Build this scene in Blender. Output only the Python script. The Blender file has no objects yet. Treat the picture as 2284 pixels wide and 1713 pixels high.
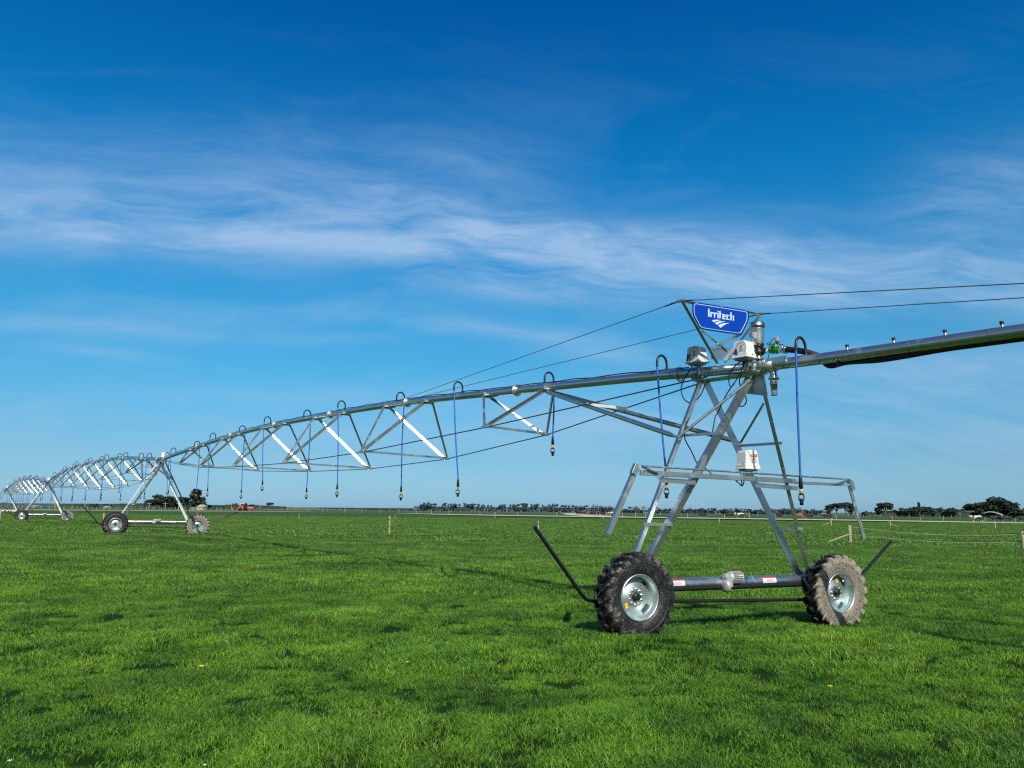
import bpy, math, random
import numpy as np
from mathutils import Vector, Matrix, noise
random.seed(7); rng = np.random.default_rng(5)
PI = math.pi
sc = bpy.context.scene
COL = sc.collection

# ------------------------------------------------------------------ survey helpers
# the camera was surveyed from the photograph; sight(x, y) is the line of sight of a measured point
F, CX, CY, H = 1716., 1142., 856.5, 1.8
PITCH, ROLL = math.atan((1136 - CY) / F), math.atan(0.010)
def sight(x, y):
    u, v = x - CX, CY - y
    c, s = math.cos(ROLL), math.sin(ROLL)
    u, v = u * c - v * s, u * s + v * c
    c, s = math.cos(PITCH), math.sin(PITCH)
    return Vector((u / F, c - v / F * s, s + v / F * c))
EYE = Vector((0, 0, H))
def on_plane(x, y, p, n):
    r = sight(x, y)
    return EYE + r * ((p - EYE).dot(n) / r.dot(n))
def at(px, Y, z=0.0):
    r = sight(px, 1136)
    return Vector((r.x / r.y * Y, Y, z))
def hor(px): return 1136 + .01 * (px - 1142)
def hgt(px, py, Y): return H + (hor(px) - py) / 1739. * Y

M1 = Vector((3.60, 12.30, 0)); M2 = Vector((-19.27, 42.65, 0)); M3 = Vector((-48.2, 80.8, 0))
D1 = (M2 - M1).normalized(); E1 = Vector((D1.y, -D1.x, 0))
D2 = (M3 - M2).normalized(); E2 = Vector((D2.y, -D2.x, 0))
M4 = M3 + D2 * 48.0
AL = math.radians(27)
BX = Vector((math.cos(AL), math.sin(AL), 0)); NB = Vector((-math.sin(AL), math.cos(AL), 0))
Z = Vector((0, 0, 1))
def PB(x, y, k=0.0): return on_plane(x, y, M1 + NB * k, NB)       # plane of the near tower's wheels, k behind it
def PS(x, y, w=0.0): return on_plane(x, y, M1 + E1 * w, E1)       # plane of the near pipe, w to its far side
def zA(x, y): return (1440 + x / 5.53, 640 + y / 5.53)
def zB(x, y): return (1340 + x / 3.6867, 860 + y / 3.6867)
def zC(x, y): return (1520 + x / 11.06, 660 + y / 11.06)
def zD(x, y): return (1560 + x / 11.06, 1000 + y / 11.06)
def zR(x, y): return (1600 + x / 5.53, 1150 + y / 5.53)
def zL(x, y): return (1180 + x / 5.53, 1150 + y / 5.53)

def ground_z(x, y):
    g = lambda cx, cy, s, a: a * math.exp(-((x - cx) ** 2 + (y - cy) ** 2) / (2 * s * s))
    z = g(5.4, 13.3, 1.8, -.03) + g(1.80, 11.2, 1.0, .105) + g(-19.3, 42.7, 9, .20) + g(-17.6, 37.5, 3.6, .16) + g(-45.0, 74, 6, .22) + g(-70, 112, 8, .25)
    r = math.hypot(x, y)
    if r < 150:
        z += .030 * noise.noise(Vector((x * .22, y * .22, 3.1))) * min(1, max(0, (r - 3) / 6)) + .05 * noise.noise(Vector((x * .06, y * .06, 1.7)))
        z += .012 * noise.noise(Vector((x * .9, y * .9, 8.1)))
    return z

# ------------------------------------------------------------------ mesh builder
class MB:
    def __init__(s): s.v = []; s.f = []; s.m = []; s.sm = []
    def add(s, vs, fs, smooth=True, mi=0):
        o = len(s.v); s.v += [tuple(p) for p in vs]
        for f in fs: s.f.append(tuple(i + o for i in f)); s.sm.append(smooth); s.m.append(mi)
    def box(s, c, sx, sy, sz, ax=None, mi=0):
        c = Vector(c); X, Y, W = ax if ax else (Vector((1, 0, 0)), Vector((0, 1, 0)), Z)
        vs = [c + X * (sx / 2 * a) + Y * (sy / 2 * b) + W * (sz / 2 * d) for a in (-1, 1) for b in (-1, 1) for d in (-1, 1)]
        s.add(vs, [(0, 1, 3, 2), (4, 6, 7, 5), (0, 4, 5, 1), (2, 3, 7, 6), (0, 2, 6, 4), (1, 5, 7, 3)], False, mi)
    def tube(s, pts, r, n=10, closed=False, caps=True, mi=0, twist=None):
        pts = [Vector(p) for p in pts]; rs = r if isinstance(r, (list, tuple)) else [r] * len(pts)
        N = len(pts); up = None; vs = []
        for i, p in enumerate(pts):
            t = (pts[min(i + 1, N - 1)] - pts[max(i - 1, 0)]).normalized()
            if up is None:
                up = Z if abs(t.z) < .9 else Vector((1, 0, 0))
            a = (up - t * up.dot(t)).normalized(); b = t.cross(a); up = a
            for k in range(n):
                an = 2 * PI * k / n
                vs.append(p + (a * math.cos(an) + b * math.sin(an)) * rs[i])
        fs = [(i * n + k, i * n + (k + 1) % n, (i + 1) * n + (k + 1) % n, (i + 1) * n + k) for i in range(N - 1) for k in range(n)]
        s.add(vs, fs, True, mi)
        if caps: s.add(vs[:n], [tuple(range(n))[::-1]], False, mi); s.add(vs[-n:], [tuple(range(n))], False, mi)
    def prism(s, poly, n, th, mi=0):            # flat plate: polygon (3-D, planar) thickened along n
        poly = [Vector(p) for p in poly]; k = len(poly); n = Vector(n).normalized() * (th / 2)
        vs = [p - n for p in poly] + [p + n for p in poly]
        fs = [tuple(range(k))[::-1], tuple(range(k, 2 * k))] + [(i, (i + 1) % k, k + (i + 1) % k, k + i) for i in range(k)]
        s.add(vs, fs, False, mi)
    def angle(s, p, q, u, v, w=.07, t=.007, mi=0):   # L profile, corner on p-q, flanges along u and v
        p, q = Vector(p), Vector(q); d = (q - p).normalized()
        u = (Vector(u) - d * d.dot(Vector(u))).normalized()
        v = Vector(v) - d * d.dot(Vector(v)); v = (v - u * u.dot(v)).normalized()
        pr = [(0, 0), (w, 0), (w, t), (t, t), (t, w), (0, w)]
        vs = [e + u * a + v * b for e in (p, q) for a, b in pr]
        fs = [(i, (i + 1) % 6, 6 + (i + 1) % 6, 6 + i) for i in range(6)] + [(0, 5, 4, 3), (0, 3, 2, 1), (6, 7, 8, 9), (6, 9, 10, 11)]
        s.add(vs, fs, False, mi)
    def bar(s, p, q, w, h, up=Z, mi=0):
        p, q = Vector(p), Vector(q); d = q - p; L = d.length; d.normalize()
        a = (Vector(up) - d * d.dot(Vector(up))).normalized(); b = d.cross(a)
        s.box((p + q) / 2, L, w, h, (d, b, a), mi)
    def lathe(s, prof, c, axis, n=32, mi=0, smooth=True, cap=False):
        c, axis = Vector(c), Vector(axis).normalized()
        a = axis.cross(Z if abs(axis.z) < .9 else Vector((1, 0, 0))).normalized(); b = axis.cross(a)
        vs = [c + axis * y + (a * math.cos(2 * PI * k / n) + b * math.sin(2 * PI * k / n)) * r for y, r in prof for k in range(n)]
        m = len(prof)
        s.add(vs, [(i * n + k, i * n + (k + 1) % n, (i + 1) * n + (k + 1) % n, (i + 1) * n + k) for i in range(m - 1) for k in range(n)], smooth, mi)
        if cap:
            s.add(vs[:n], [tuple(range(n))[::-1]], False, mi); s.add(vs[-n:], [tuple(range(n))], False, mi)
    def build(s, name, mat, parent=None, origin=None, bevel=0):
        if origin is None:
            origin = Vector((0, 0, 0))
            if parent is not None:
                p = parent
                while p.parent is not None: p = p.parent
                origin = p.location.copy()
        me = bpy.data.meshes.new(name)
        me.from_pydata([(x - origin[0], y - origin[1], z - origin[2]) for x, y, z in s.v], [], s.f)
        for mt in (mat if isinstance(mat, (list, tuple)) else [mat]): me.materials.append(mt)
        me.polygons.foreach_set('use_smooth', s.sm); me.polygons.foreach_set('material_index', s.m)
        me.update()
        o = bpy.data.objects.new(name, me); COL.objects.link(o)
        if parent is not None: o.parent = parent
        else: o.location = origin
        if bevel:
            b = o.modifiers.new('bevel', 'BEVEL'); b.width = bevel; b.segments = 2; b.limit_method = 'ANGLE'
        return o
def tag(o, label=None, cat=None, group=None, kind=None):
    if label: o['label'] = label
    if cat: o['category'] = cat
    if group: o['group'] = group
    if kind: o['kind'] = kind
    return o
def thing(name, loc, label, cat, group=None, rz=0):
    o = bpy.data.objects.new(name, None); COL.objects.link(o); o.location = loc; o.rotation_euler.z = rz
    o.empty_display_size = .2
    return tag(o, label, cat, group)
def kids(o): return [c for c in bpy.data.objects if c.parent == o]
def copy_tree(o, parent=None):
    c = o.copy(); COL.objects.link(c)
    if parent is not None: c.parent = parent
    for ch in kids(o): copy_tree(ch, c)
    return c
def spline(pts, n=8):
    P = [Vector(p) for p in pts]; P = [P[0] * 2 - P[1]] + P + [P[-1] * 2 - P[-2]]; out = []
    for i in range(1, len(P) - 2):
        for k in range(n):
            t = k / n; a, b, c, d = P[i - 1:i + 3]
            out.append(.5 * ((2 * b) + (c - a) * t + (2 * a - 5 * b + 4 * c - d) * t * t + (3 * b - a - 3 * c + d) * t ** 3))
    return out + [P[-2]]

# ------------------------------------------------------------------ materials
class NT:
    def __init__(s, tree): s.t = tree; s.n = tree.nodes; s.l = tree.links
    def node(s, typ, ins=None, **kw):
        n = s.n.new(typ)
        for k, v in kw.items(): setattr(n, k, v)
        for k, v in (ins or {}).items(): s.put(n.inputs[k], v)
        return n
    def put(s, sock, v):
        if isinstance(v, bpy.types.NodeSocket): s.l.new(v, sock)
        elif v is not None: sock.default_value = v
    def m(s, op, a, b=None, c=None, clamp=False):
        n = s.n.new('ShaderNodeMath'); n.operation = op; n.use_clamp = clamp
        for i, v in enumerate((a, b, c)):
            if v is not None: s.put(n.inputs[i], v)
        return n.outputs[0]
    def mix(s, f, a, b, typ='MIX'):
        n = s.n.new('ShaderNodeMix'); n.data_type = 'RGBA'; n.blend_type = typ
        s.put(n.inputs[0], f); s.put(n.inputs[6], a if not isinstance(a, tuple) else (*a[:3], 1)); s.put(n.inputs[7], b if not isinstance(b, tuple) else (*b[:3], 1))
        return n.outputs[2]
    def noise(s, scale, vec=None, detail=4, rough=.55, dist=0.0):
        n = s.node('ShaderNodeTexNoise', {'Scale': scale, 'Detail': detail, 'Roughness': rough, 'Distortion': dist})
        if vec is not None: s.l.new(vec, n.inputs['Vector'])
        return n.outputs[0]
    def ramp(s, f, stops, interp='LINEAR'):
        n = s.n.new('ShaderNodeValToRGB'); s.put(n.inputs[0], f); e = n.color_ramp.elements; n.color_ramp.interpolation = interp
        while len(e) < len(stops): e.new(.5)
        for i, (p, c) in enumerate(stops):
            e[i].position = p; e[i].color = (*c, 1) if isinstance(c, tuple) else (c, c, c, 1)
        return n.outputs[0]
    def rng(s, v, a, b, c=0, d=1):
        n = s.node('ShaderNodeMapRange', {0: v, 1: a, 2: b, 3: c, 4: d}); return n.outputs[0]
def material(name):
    m = bpy.data.materials.new(name); m.use_nodes = True
    t = NT(m.node_tree); p = m.node_tree.nodes['Principled BSDF']
    return m, t, p
def simple(name, col, rough=.5, metal=0.0, var=.12, scale=30, bump=.0, spec=.5):
    m, t, p = material(name)
    tc = t.node('ShaderNodeTexCoord').outputs['Object']
    n = t.noise(scale, tc, 5)
    c = t.mix(n, tuple(x * (1 - var) for x in col), tuple(min(1, x * (1 + var)) for x in col))
    t.put(p.inputs['Base Color'], c); t.put(p.inputs['Roughness'], t.rng(n, .3, .7, max(0, rough - .07), min(1, rough + .07)))
    p.inputs['Metallic'].default_value = metal; p.inputs['Specular IOR Level'].default_value = spec
    if bump: t.put(p.inputs['Normal'], t.node('ShaderNodeBump', {'Strength': bump, 'Distance': .01, 'Height': n}).outputs[0])
    return m
def galv(name, base=(.57, .61, .59), rough=.37, dull=0.0):
    m, t, p = material(name)
    tc = t.node('ShaderNodeTexCoord').outputs['Object']
    vo = t.node('ShaderNodeTexVoronoi', {'Scale': 90.0, 'Vector': tc}).outputs['Color']
    sp = t.node('ShaderNodeSeparateColor', {0: vo}).outputs[0]
    n1 = t.noise(5, tc, 6, .65); n2 = t.noise(2.2, tc, 4, .6, 1.2)
    c = t.mix(t.m('MULTIPLY_ADD', sp, .35, t.m('MULTIPLY', n1, .5)), tuple(x * .86 for x in base), tuple(min(1, x * 1.12) for x in base))
    ox = t.ramp(n2, [(.56, 0.0), (.66, 1.0)])
    c = t.mix(t.m('MULTIPLY', ox, .22), c, (.72, .75, .76))
    t.put(p.inputs['Base Color'], c)
    p.inputs['Metallic'].default_value = 1.0
    t.put(p.inputs['Metallic'], t.m('SUBTRACT', .95 - dull, t.m('MULTIPLY', ox, .22)))
    t.put(p.inputs['Roughness'], t.m('ADD', t.m('MULTIPLY_ADD', sp, .05, rough - .06), t.m('MULTIPLY', n1, .10)))
    t.put(p.inputs['Normal'], t.node('ShaderNodeBump', {'Strength': .04, 'Distance': .01, 'Height': n1}).outputs[0])
    return m
M = {}
M['galv'] = galv('galvanised_steel')
M['galv_brace'] = simple('galvanised_brace', (.66, .68, .68), .34, .9, .04, 3)
M['galv_pipe'] = galv('galvanised_pipe', (.58, .62, .62), .32)
M['rim'] = galv('galvanised_rim', (.58, .66, .64), .38, .05)
M['rod'] = simple('dark_steel_rod', (.10, .115, .125), .45, .6)
M['stainless'] = simple('stainless_steel', (.62, .62, .60), .28, 1.0, .08, 8)
M['alu'] = simple('cast_aluminium', (.46, .46, .43), .5, .35, .1, 60)
M['black'] = simple('black_paint', (.012, .013, .014), .38)
M['cable'] = simple('black_rubber_cable', (.010, .010, .011), .5)
M['blackp'] = simple('black_plastic', (.015, .015, .016), .42)
M['blue'] = simple('blue_hose', (.012, .115, .48), .45, 0, .1, 12)
M['yellow'] = simple('yellow_plastic', (.75, .42, .03), .4)
M['white'] = simple('white_fibreglass', (.74, .74, .69), .35, 0, .04, 6)
M['signblue'] = simple('blue_sign_face', (.001, .050, .42), .45, 0, .05, 4, 0, .25)
M['signnavy'] = simple('dark_blue_sign_edge', (.003, .030, .20), .45, 0, .05, 4, 0, .25)
M['signwhite'] = simple('pale_reflective_film', (.62, .78, .86), .4, 0, .04, 8)
M['ink'] = simple('black_print', (.015, .017, .03), .5)
M['inkblue'] = simple('blue_print', (.01, .05, .30), .45)
M['red'] = simple('red_print', (.50, .035, .02), .45)
M['redpaint'] = simple('red_machine_paint', (.50, .045, .03), .35, 0, .1, 3)
M['green'] = simple('green_valve_plastic', (.012, .19, .02), .4)
M['grey'] = simple('grey_plastic', (.25, .26, .27), .45)
M['wood'] = None
def wood():
    m, t, p = material('weathered_wood')
    tc = t.node('ShaderNodeTexCoord').outputs['Object']
    v = t.node('ShaderNodeMapping', {'Vector': tc, 'Scale': (14, 14, 1.6)}).outputs[0]
    n = t.noise(2.5, v, 8, .7)
    t.put(p.inputs['Base Color'], t.ramp(n, [(.3, (.17, .15, .10)), (.5, (.33, .30, .20)), (.72, (.46, .43, .31))]))
    p.inputs['Roughness'].default_value = .85
    t.put(p.inputs['Normal'], t.node('ShaderNodeBump', {'Strength': .5, 'Distance': .01, 'Height': n}).outputs[0])
    return m
M['wood'] = wood()
def tyre_mat(name, mud):
    m, t, p = material(name)
    tc = t.node('ShaderNodeTexCoord').outputs['Object']
    xyz = t.node('ShaderNodeSeparateXYZ', {0: tc})
    r = t.m('SQRT', t.m('ADD', t.m('MULTIPLY', xyz.outputs[0], xyz.outputs[0]), t.m('MULTIPLY', xyz.outputs[2], xyz.outputs[2])))
    n = t.noise(7, tc, 8, .72, .4); n2 = t.noise(38, tc, 6, .75)
    face = t.rng(xyz.outputs[1], -.09, -.135)                          # 1 on the outer side wall
    if mud > .5:
        # caked clay on the outer half with fine dark cracks
        cr = t.node('ShaderNodeTexVoronoi', {'Scale': 34.0, 'Vector': t.mix(.06, tc, t.node('ShaderNodeTexNoise', {'Scale': 12.0, 'Vector': tc}).outputs[1])}, feature='DISTANCE_TO_EDGE').outputs['Distance']
        crack = t.m('MULTIPLY', t.ramp(cr, [(.02, 1.0), (.10, 0.0)]), t.rng(t.m('MULTIPLY', t.rng(r, .34, .40), t.rng(r, .53, .48)), 0, 1))
        edge = t.rng(t.m('ADD', xyz.outputs[1], t.m('MULTIPLY', t.m('SUBTRACT', n, .5), .18)), -.085, -.130)
        k = t.m('MULTIPLY', edge, t.m('SUBTRACT', 1.0, t.m('MULTIPLY', crack, .97)))
        k = t.m('MULTIPLY', k, t.ramp(n2, [(.34, .35), (.46, 1.0)]))
        spl = t.m('MULTIPLY', t.ramp(n2, [(.60, 0.0), (.68, 1.0)]), .25)
        k = t.m('MAXIMUM', k, spl, clamp=True)
    else:
        patch = t.m('MULTIPLY', t.ramp(n, [(.54, 0.0), (.62, 1.0)]), t.rng(t.m('ADD', xyz.outputs[0], t.m('MULTIPLY', xyz.outputs[2], .8)), .25, -.5))
        dust = t.m('MULTIPLY', face, t.m('MULTIPLY', t.ramp(n2, [(.46, 0.0), (.66, 1.0)]), t.ramp(n, [(.36, .05), (.60, 1.0)])))
        k = t.m('MAXIMUM', t.m('MULTIPLY', patch, .50), t.m('MULTIPLY', dust, mud), clamp=True)
    mudc = t.mix(n2, (.20, .175, .13), (.37, .33, .255)) if mud > .5 else t.mix(n2, (.16, .15, .13), (.38, .36, .31))
    t.put(p.inputs['Base Color'], t.mix(k, (.008, .008, .0095), mudc))
    t.put(p.inputs['Roughness'], t.m('MULTIPLY_ADD', k, .5, .40))
    t.put(p.inputs['Normal'], t.node('ShaderNodeBump', {'Strength': .35, 'Distance': .012, 'Height': t.m('ADD', n2, t.m('MULTIPLY', k, 1.4))}).outputs[0])
    return m
M['tyre'] = tyre_mat('tyre_rubber_dusty', .32)
M['tyre_mud'] = tyre_mat('tyre_rubber_caked_in_mud', 1.0)
def leaf_mat(name, c1, c2, scale=.6, rough=.7):
    m, t, p = material(name)
    g = t.node('ShaderNodeNewGeometry').outputs['Position']
    n = t.noise(scale, g, 4, .6)
    r = t.node('ShaderNodeObjectInfo').outputs['Random']
    c = t.mix(t.ramp(n, [(.35, 0.0), (.65, 1.0)]), c1, c2)
    c = t.mix(t.m('MULTIPLY', r, .35), c, tuple(x * .7 for x in c1))
    t.put(p.inputs['Base Color'], c); p.inputs['Roughness'].default_value = rough
    p.inputs['Specular IOR Level'].default_value = .2
    return m
M['leaf_haze'] = leaf_mat('foliage_haze_tinted', (.050, .095, .120), (.105, .160, .175), .15)  # aerial haze painted into the leaf colour as a blue-grey tint
M['leaf_dark'] = leaf_mat('foliage_dark_green', (.018, .036, .028), (.060, .088, .056), .35)
M['leaf_mid'] = leaf_mat('foliage_mid_green', (.022, .045, .022), (.055, .085, .035), .4)
M['bark'] = simple('bark', (.10, .09, .075), .9, 0, .3, 3)
M['bark_haze'] = simple('bark_haze_tinted', (.13, .15, .16), .9, 0, .2, 3)  # bark carries the same painted haze tint

# ------------------------------------------------------------------ camera
cam = bpy.data.cameras.new('camera'); camo = bpy.data.objects.new('camera', cam); COL.objects.link(camo)
fw = sight(CX, CY).normalized(); rt = (sight(CX + 100, CY) - sight(CX, CY)).normalized(); up = rt.cross(fw)
mt = Matrix((rt, up, -fw)).transposed().to_4x4(); mt.translation = EYE
camo.matrix_world = mt
cam.sensor_width = 36; cam.lens = 36 * F / 2284; cam.clip_end = 20000; cam.clip_start = .1
sc.camera = camo

# ------------------------------------------------------------------ light
SUN = Vector((.315, -1.25, 1.0)).normalized()
sun = bpy.data.lights.new('sun', 'SUN'); sun.energy = 4.6; sun.angle = math.radians(.55); sun.color = (1, .965, .90)
so = bpy.data.objects.new('sun', sun); COL.objects.link(so)
so.rotation_euler = SUN.to_track_quat('Z', 'Y').to_euler()
sel = math.asin(SUN.z); saz = math.atan2(SUN.x, SUN.y)
world = bpy.data.worlds.new('World'); sc.world = world; world.use_nodes = True
t = NT(world.node_tree); bg = world.node_tree.nodes['Background']
sky = t.node('ShaderNodeTexSky', sky_type='NISHITA', sun_disc=False)
sky.sun_elevation = sel; sky.sun_rotation = saz; sky.air_density = 1.0; sky.dust_density = .6; sky.ozone_density = 1.6
xyz = t.node('ShaderNodeSeparateXYZ', {0: t.node('ShaderNodeTexCoord').outputs['Generated']})
az = t.m('ARCTAN2', xyz.outputs[0], xyz.outputs[1]); el = t.m('ARCSINE', xyz.outputs[2])
elc = t.m('DIVIDE', el, 1.0, clamp=True)
grade = t.ramp(elc, [(0.0, (0.3143, 0.5857, 1.0429)), (0.03, (0.2571, 0.5143, 0.8143)), (0.068, (0.2214, 0.4714, 0.6929)), (0.151, (0.1857, 0.5714, 0.75)), (0.234, (0.1286, 0.6286, 0.8214)), (0.337, (0.0607, 0.6429, 0.9286)), (0.435, (0.0214, 0.6, 0.9571)), (0.529, (0.0129, 0.5214, 0.9286)), (0.616, (0.0043, 0.4357, 0.9)), (1.0, (0.0029, 0.3571, 0.8571))])
grade = t.mix(t.rng(xyz.outputs[1], .25, -.35), grade, (.44, .49, .52))
col = t.mix(1.0, sky.outputs[0], grade, 'MULTIPLY')
# cirrus: wind-drawn streaks
azs = t.m('MULTIPLY', az, 1.0)
v0 = t.node('ShaderNodeCombineXYZ', {0: azs, 1: el, 2: 0.0}).outputs[0]
warp = t.node('ShaderNodeTexNoise', {'Scale': 2.6, 'Detail': 3.0, 'Vector': v0}).outputs[1]
wv = t.node('ShaderNodeSeparateXYZ', {0: warp})
elw = t.m('ADD', el, t.m('MULTIPLY', t.m('SUBTRACT', wv.outputs[0], .5), .09))
azw = t.m('ADD', az, t.m('MULTIPLY', t.m('SUBTRACT', wv.outputs[1], .5), .35))
elb = t.m('ADD', el, t.m('MULTIPLY', t.m('SUBTRACT', wv.outputs[0], .5), .05))
tilt = t.m('MULTIPLY_ADD', azw, .10, elw)
v1 = t.node('ShaderNodeCombineXYZ', {0: t.m('MULTIPLY', azw, 2.0), 1: t.m('MULTIPLY', tilt, 15.0), 2: 1.3}).outputs[0]
v2 = t.node('ShaderNodeCombineXYZ', {0: t.m('MULTIPLY', azw, 5.0), 1: t.m('MULTIPLY', tilt, 44.0), 2: 4.0}).outputs[0]
s1 = t.noise(1.0, v1, 9, .60, .3); s2 = t.noise(1.0, v2, 8, .65, .5); soft = t.noise(3.2, v0, 5, .5, .3)
az2 = t.m('MULTIPLY', az, az)
def ridge(c0, a, q):
    return t.m('ADD', t.m('MULTIPLY_ADD', az, a, c0), t.m('MULTIPLY', az2, q))
def band(amp, c0, a, q, up, dn, a0=None, a1=None, aw=.10):
    d = t.m('SUBTRACT', elb, ridge(c0, a, q))
    w = t.mix(t.rng(d, -.004, .004), (dn, dn, dn), (up, up, up)); d = t.m('DIVIDE', d, t.node('ShaderNodeSeparateColor', {0: w}).outputs[0])
    g = t.m('MULTIPLY', t.m('EXPONENT', t.m('MULTIPLY', t.m('MULTIPLY', d, d), -1.0)), amp)
    if a0 is not None: g = t.m('MULTIPLY', g, t.rng(az, a0 - aw, a0 + aw))
    if a1 is not None: g = t.m('MULTIPLY', g, t.rng(az, a1 + aw, a1 - aw))
    return g
bands = [(.40, .255, .0, -.1, .012, .016, -.5, -.1, .12), (.34, .31, -.02, 0, .05, .05, .1, None, .3), (.24, .45, .05, -.1, .05, .05, -.45, .05, .1), (.88, .330, -.056, -.18, .036, .024), (.45, .372, -.03, -.12, .050, .045, None, -.02, .16), (.60, .366, -.13, 0, .016, .020, -.18, .42),
         (.62, .288, -.02, -.2, .022, .018, -.10, .40), (.30, .30, -.02, -.15, .07, .05, -.3, None, .3), (.55, .345, .0, .0, .05, .028, .50, None, .07),
         (.42, .225, .04, .0, .010, .012, None, -.34), (.48, .216, .0, .0, .007, .008, -.30, -.16, .05), (.55, .226, -.06, .0, .014, .010, -.12, .12, .06), (.50, .205, -.03, .0, .012, .012, .05, .26, .06),
         (.36, .176, .0, .0, .006, .008, -.55, -.42, .04), (.50, .165, .02, -.1, .030, .030, .20, None, .14), (.36, .20, .0, -.1, .02, .02, .33, None, .12),
         (.58, .110, .0, -.05, .035, .035, -.10, None, .2), (.55, .045, .0, .0, .07, .06), (.34, .150, .0, -.1, .014, .014, -.45, .0, .1), (.22, .10, 0, 0, .02, .02, None, -.1, .2)]
b = None
for q in bands:
    g = band(*q); b = g if b is None else t.m('ADD', b, g)
# streaks follow the drift of the main bank
run = t.m('SUBTRACT', elw, ridge(.33, -.056, -.18))
def streak(sx, sy, z, det, ro, dist):
    v = t.node('ShaderNodeCombineXYZ', {0: t.m('MULTIPLY', azw, sx), 1: t.m('MULTIPLY', run, sy), 2: z}).outputs[0]
    return t.noise(1.0, v, det, ro, dist)
s1 = streak(3.2, 16., 1.3, 9, .62, .5); s2 = streak(8., 46., 4., 9, .68, .6); s3 = streak(2.0, 5.0, 7., 6, .6, .4)
st = t.m('ADD', t.m('MULTIPLY', s1, .44), t.m('ADD', t.m('MULTIPLY', s2, .34), t.m('MULTIPLY', s3, .22)))
dens = t.m('MULTIPLY', t.rng(st, .36, .61), b)
veil = t.m('MULTIPLY', t.rng(s1, .50, .85), t.m('MULTIPLY', t.rng(el, .62, .40), .14))
dens = t.m('ADD', dens, veil, clamp=True)
cc = t.mix(t.rng(el, .05, .35), (2.5, 4.0, 5.5), (2.8, 4.1, 5.9))
col = t.mix(t.m('MULTIPLY', dens, .82), col, cc)
t.put(bg.inputs['Color'], col); bg.inputs['Strength'].default_value = .14
sc.cycles.use_denoising = False; sc.cycles.adaptive_threshold = .006; sc.cycles.pixel_filter_type = 'BLACKMAN_HARRIS'; sc.cycles.filter_width = 1.25
sc.cycles.sample_clamp_indirect = 4.0
sc.view_settings.view_transform = 'Standard'; sc.view_settings.look = 'None'; sc.view_settings.exposure = 0

# ================================================================== GROUND
def ground():
    xs = sorted(set([round(s * v, 3) for s in (-1, 1) for v in list(np.arange(0, 30, .5)) + list(np.arange(30, 120, 2.5)) + [120, 150, 200, 300, 450, 700, 1000, 1600, 2500, 4000, 7000, 12000]]))
    ys = [-12000, -4000, -1000, -300, -100, -40, -20, -10, -6, -3] + list(np.arange(0, 50, .5)) + list(np.arange(50, 140, 2.5)) + [140, 150, 165, 185, 210, 250, 300, 400, 550, 800, 1200, 1800, 2600, 4000, 7000, 12000]
    vs = [(x, y, ground_z(x, y) if abs(x) < 130 and -10 < y < 140 else 0.0) for y in ys for x in xs]
    n = len(xs)
    fs = [(j * n + i, j * n + i + 1, (j + 1) * n + i + 1, (j + 1) * n + i) for j in range(len(ys) - 1) for i in range(n - 1)]
    b = MB(); b.add(vs, fs, True)
    m, t, p = material('pasture_ground')
    g = t.node('ShaderNodeNewGeometry').outputs['Position']
    st = t.node('ShaderNodeMapping', {'Vector': g, 'Scale': (1, 1, .2)}).outputs[0]
    big = t.noise(.035, st, 5, .6); mid = t.noise(.5, st, 6, .65, .4); fine = t.noise(7, st, 6, .75)
    yy = t.node('ShaderNodeSeparateXYZ', {0: g}).outputs[1]
    c = t.mix(t.ramp(fine, [(.35, 0.0), (.68, 1.0)]), (.022, .080, .007), (.085, .215, .014))
    c = t.mix(t.m('MULTIPLY', t.ramp(mid, [(.40, 1.0), (.52, 0.0)]), .55), c, (.010, .036, .006))
    c = t.mix(t.m('MULTIPLY', t.ramp(big, [(.4, 0.0), (.65, 1.0)]), .35), c, (.055, .110, .012))
    near = t.rng(yy, 45, 25)
    c = t.mix(near, c, t.mix(fine, (.006, .020, .002), (.018, .055, .005)))  # near ground painted almost black for the shaded gaps between blades
    c = t.mix(t.rng(yy, 40, 60), c, t.mix(1.0, c, (.95, .85, 2.2), 'MULTIPLY'))  # distance tint painted into the ground colour, bluer further off
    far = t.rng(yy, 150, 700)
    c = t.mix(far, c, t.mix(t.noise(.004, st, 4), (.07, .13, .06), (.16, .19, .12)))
    t.put(p.inputs['Base Color'], c); p.inputs['Roughness'].default_value = .9; p.inputs['Specular IOR Level'].default_value = .08
    t.put(p.inputs['Normal'], t.node('ShaderNodeBump', {'Strength': .8, 'Distance': .12, 'Height': t.m('ADD', mid, t.m('MULTIPLY', fine, .4))}).outputs[0])
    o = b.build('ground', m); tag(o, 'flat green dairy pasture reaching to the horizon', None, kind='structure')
ground()

def strip(name, pts, w, z, mat, label):
    b = MB(); vs = []
    for i, p in enumerate(pts):
        p = Vector(p); d = (Vector(pts[min(i + 1, len(pts) - 1)]) - Vector(pts[max(i - 1, 0)])).normalized(); n = Vector((-d.y, d.x, 0))
        ww = w[i] if isinstance(w, (list, tuple)) else w
        vs += [p + n * ww / 2 + Z * z, p - n * ww / 2 + Z * z]
    b.add(vs, [(2 * i, 2 * i + 1, 2 * i + 3, 2 * i + 2) for i in range(len(pts) - 1)], False)
    o = b.build(name, mat); tag(o, label, None, kind='structure'); return o
def lane_mat(name, c1, c2):
    m, t, p = material(name)
    g = t.node('ShaderNodeNewGeometry').outputs['Position']
    n = t.noise(.6, g, 7, .7)
    t.put(p.inputs['Base Color'], t.mix(n, c1, c2)); p.inputs['Roughness'].default_value = .95
    return m
M['lane'] = lane_mat('limestone_lane', (.55, .49, .34), (.74, .68, .50))
M['drygrass'] = lane_mat('dry_grass_verge', (.24, .22, .11), (.42, .36, .20))
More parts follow.
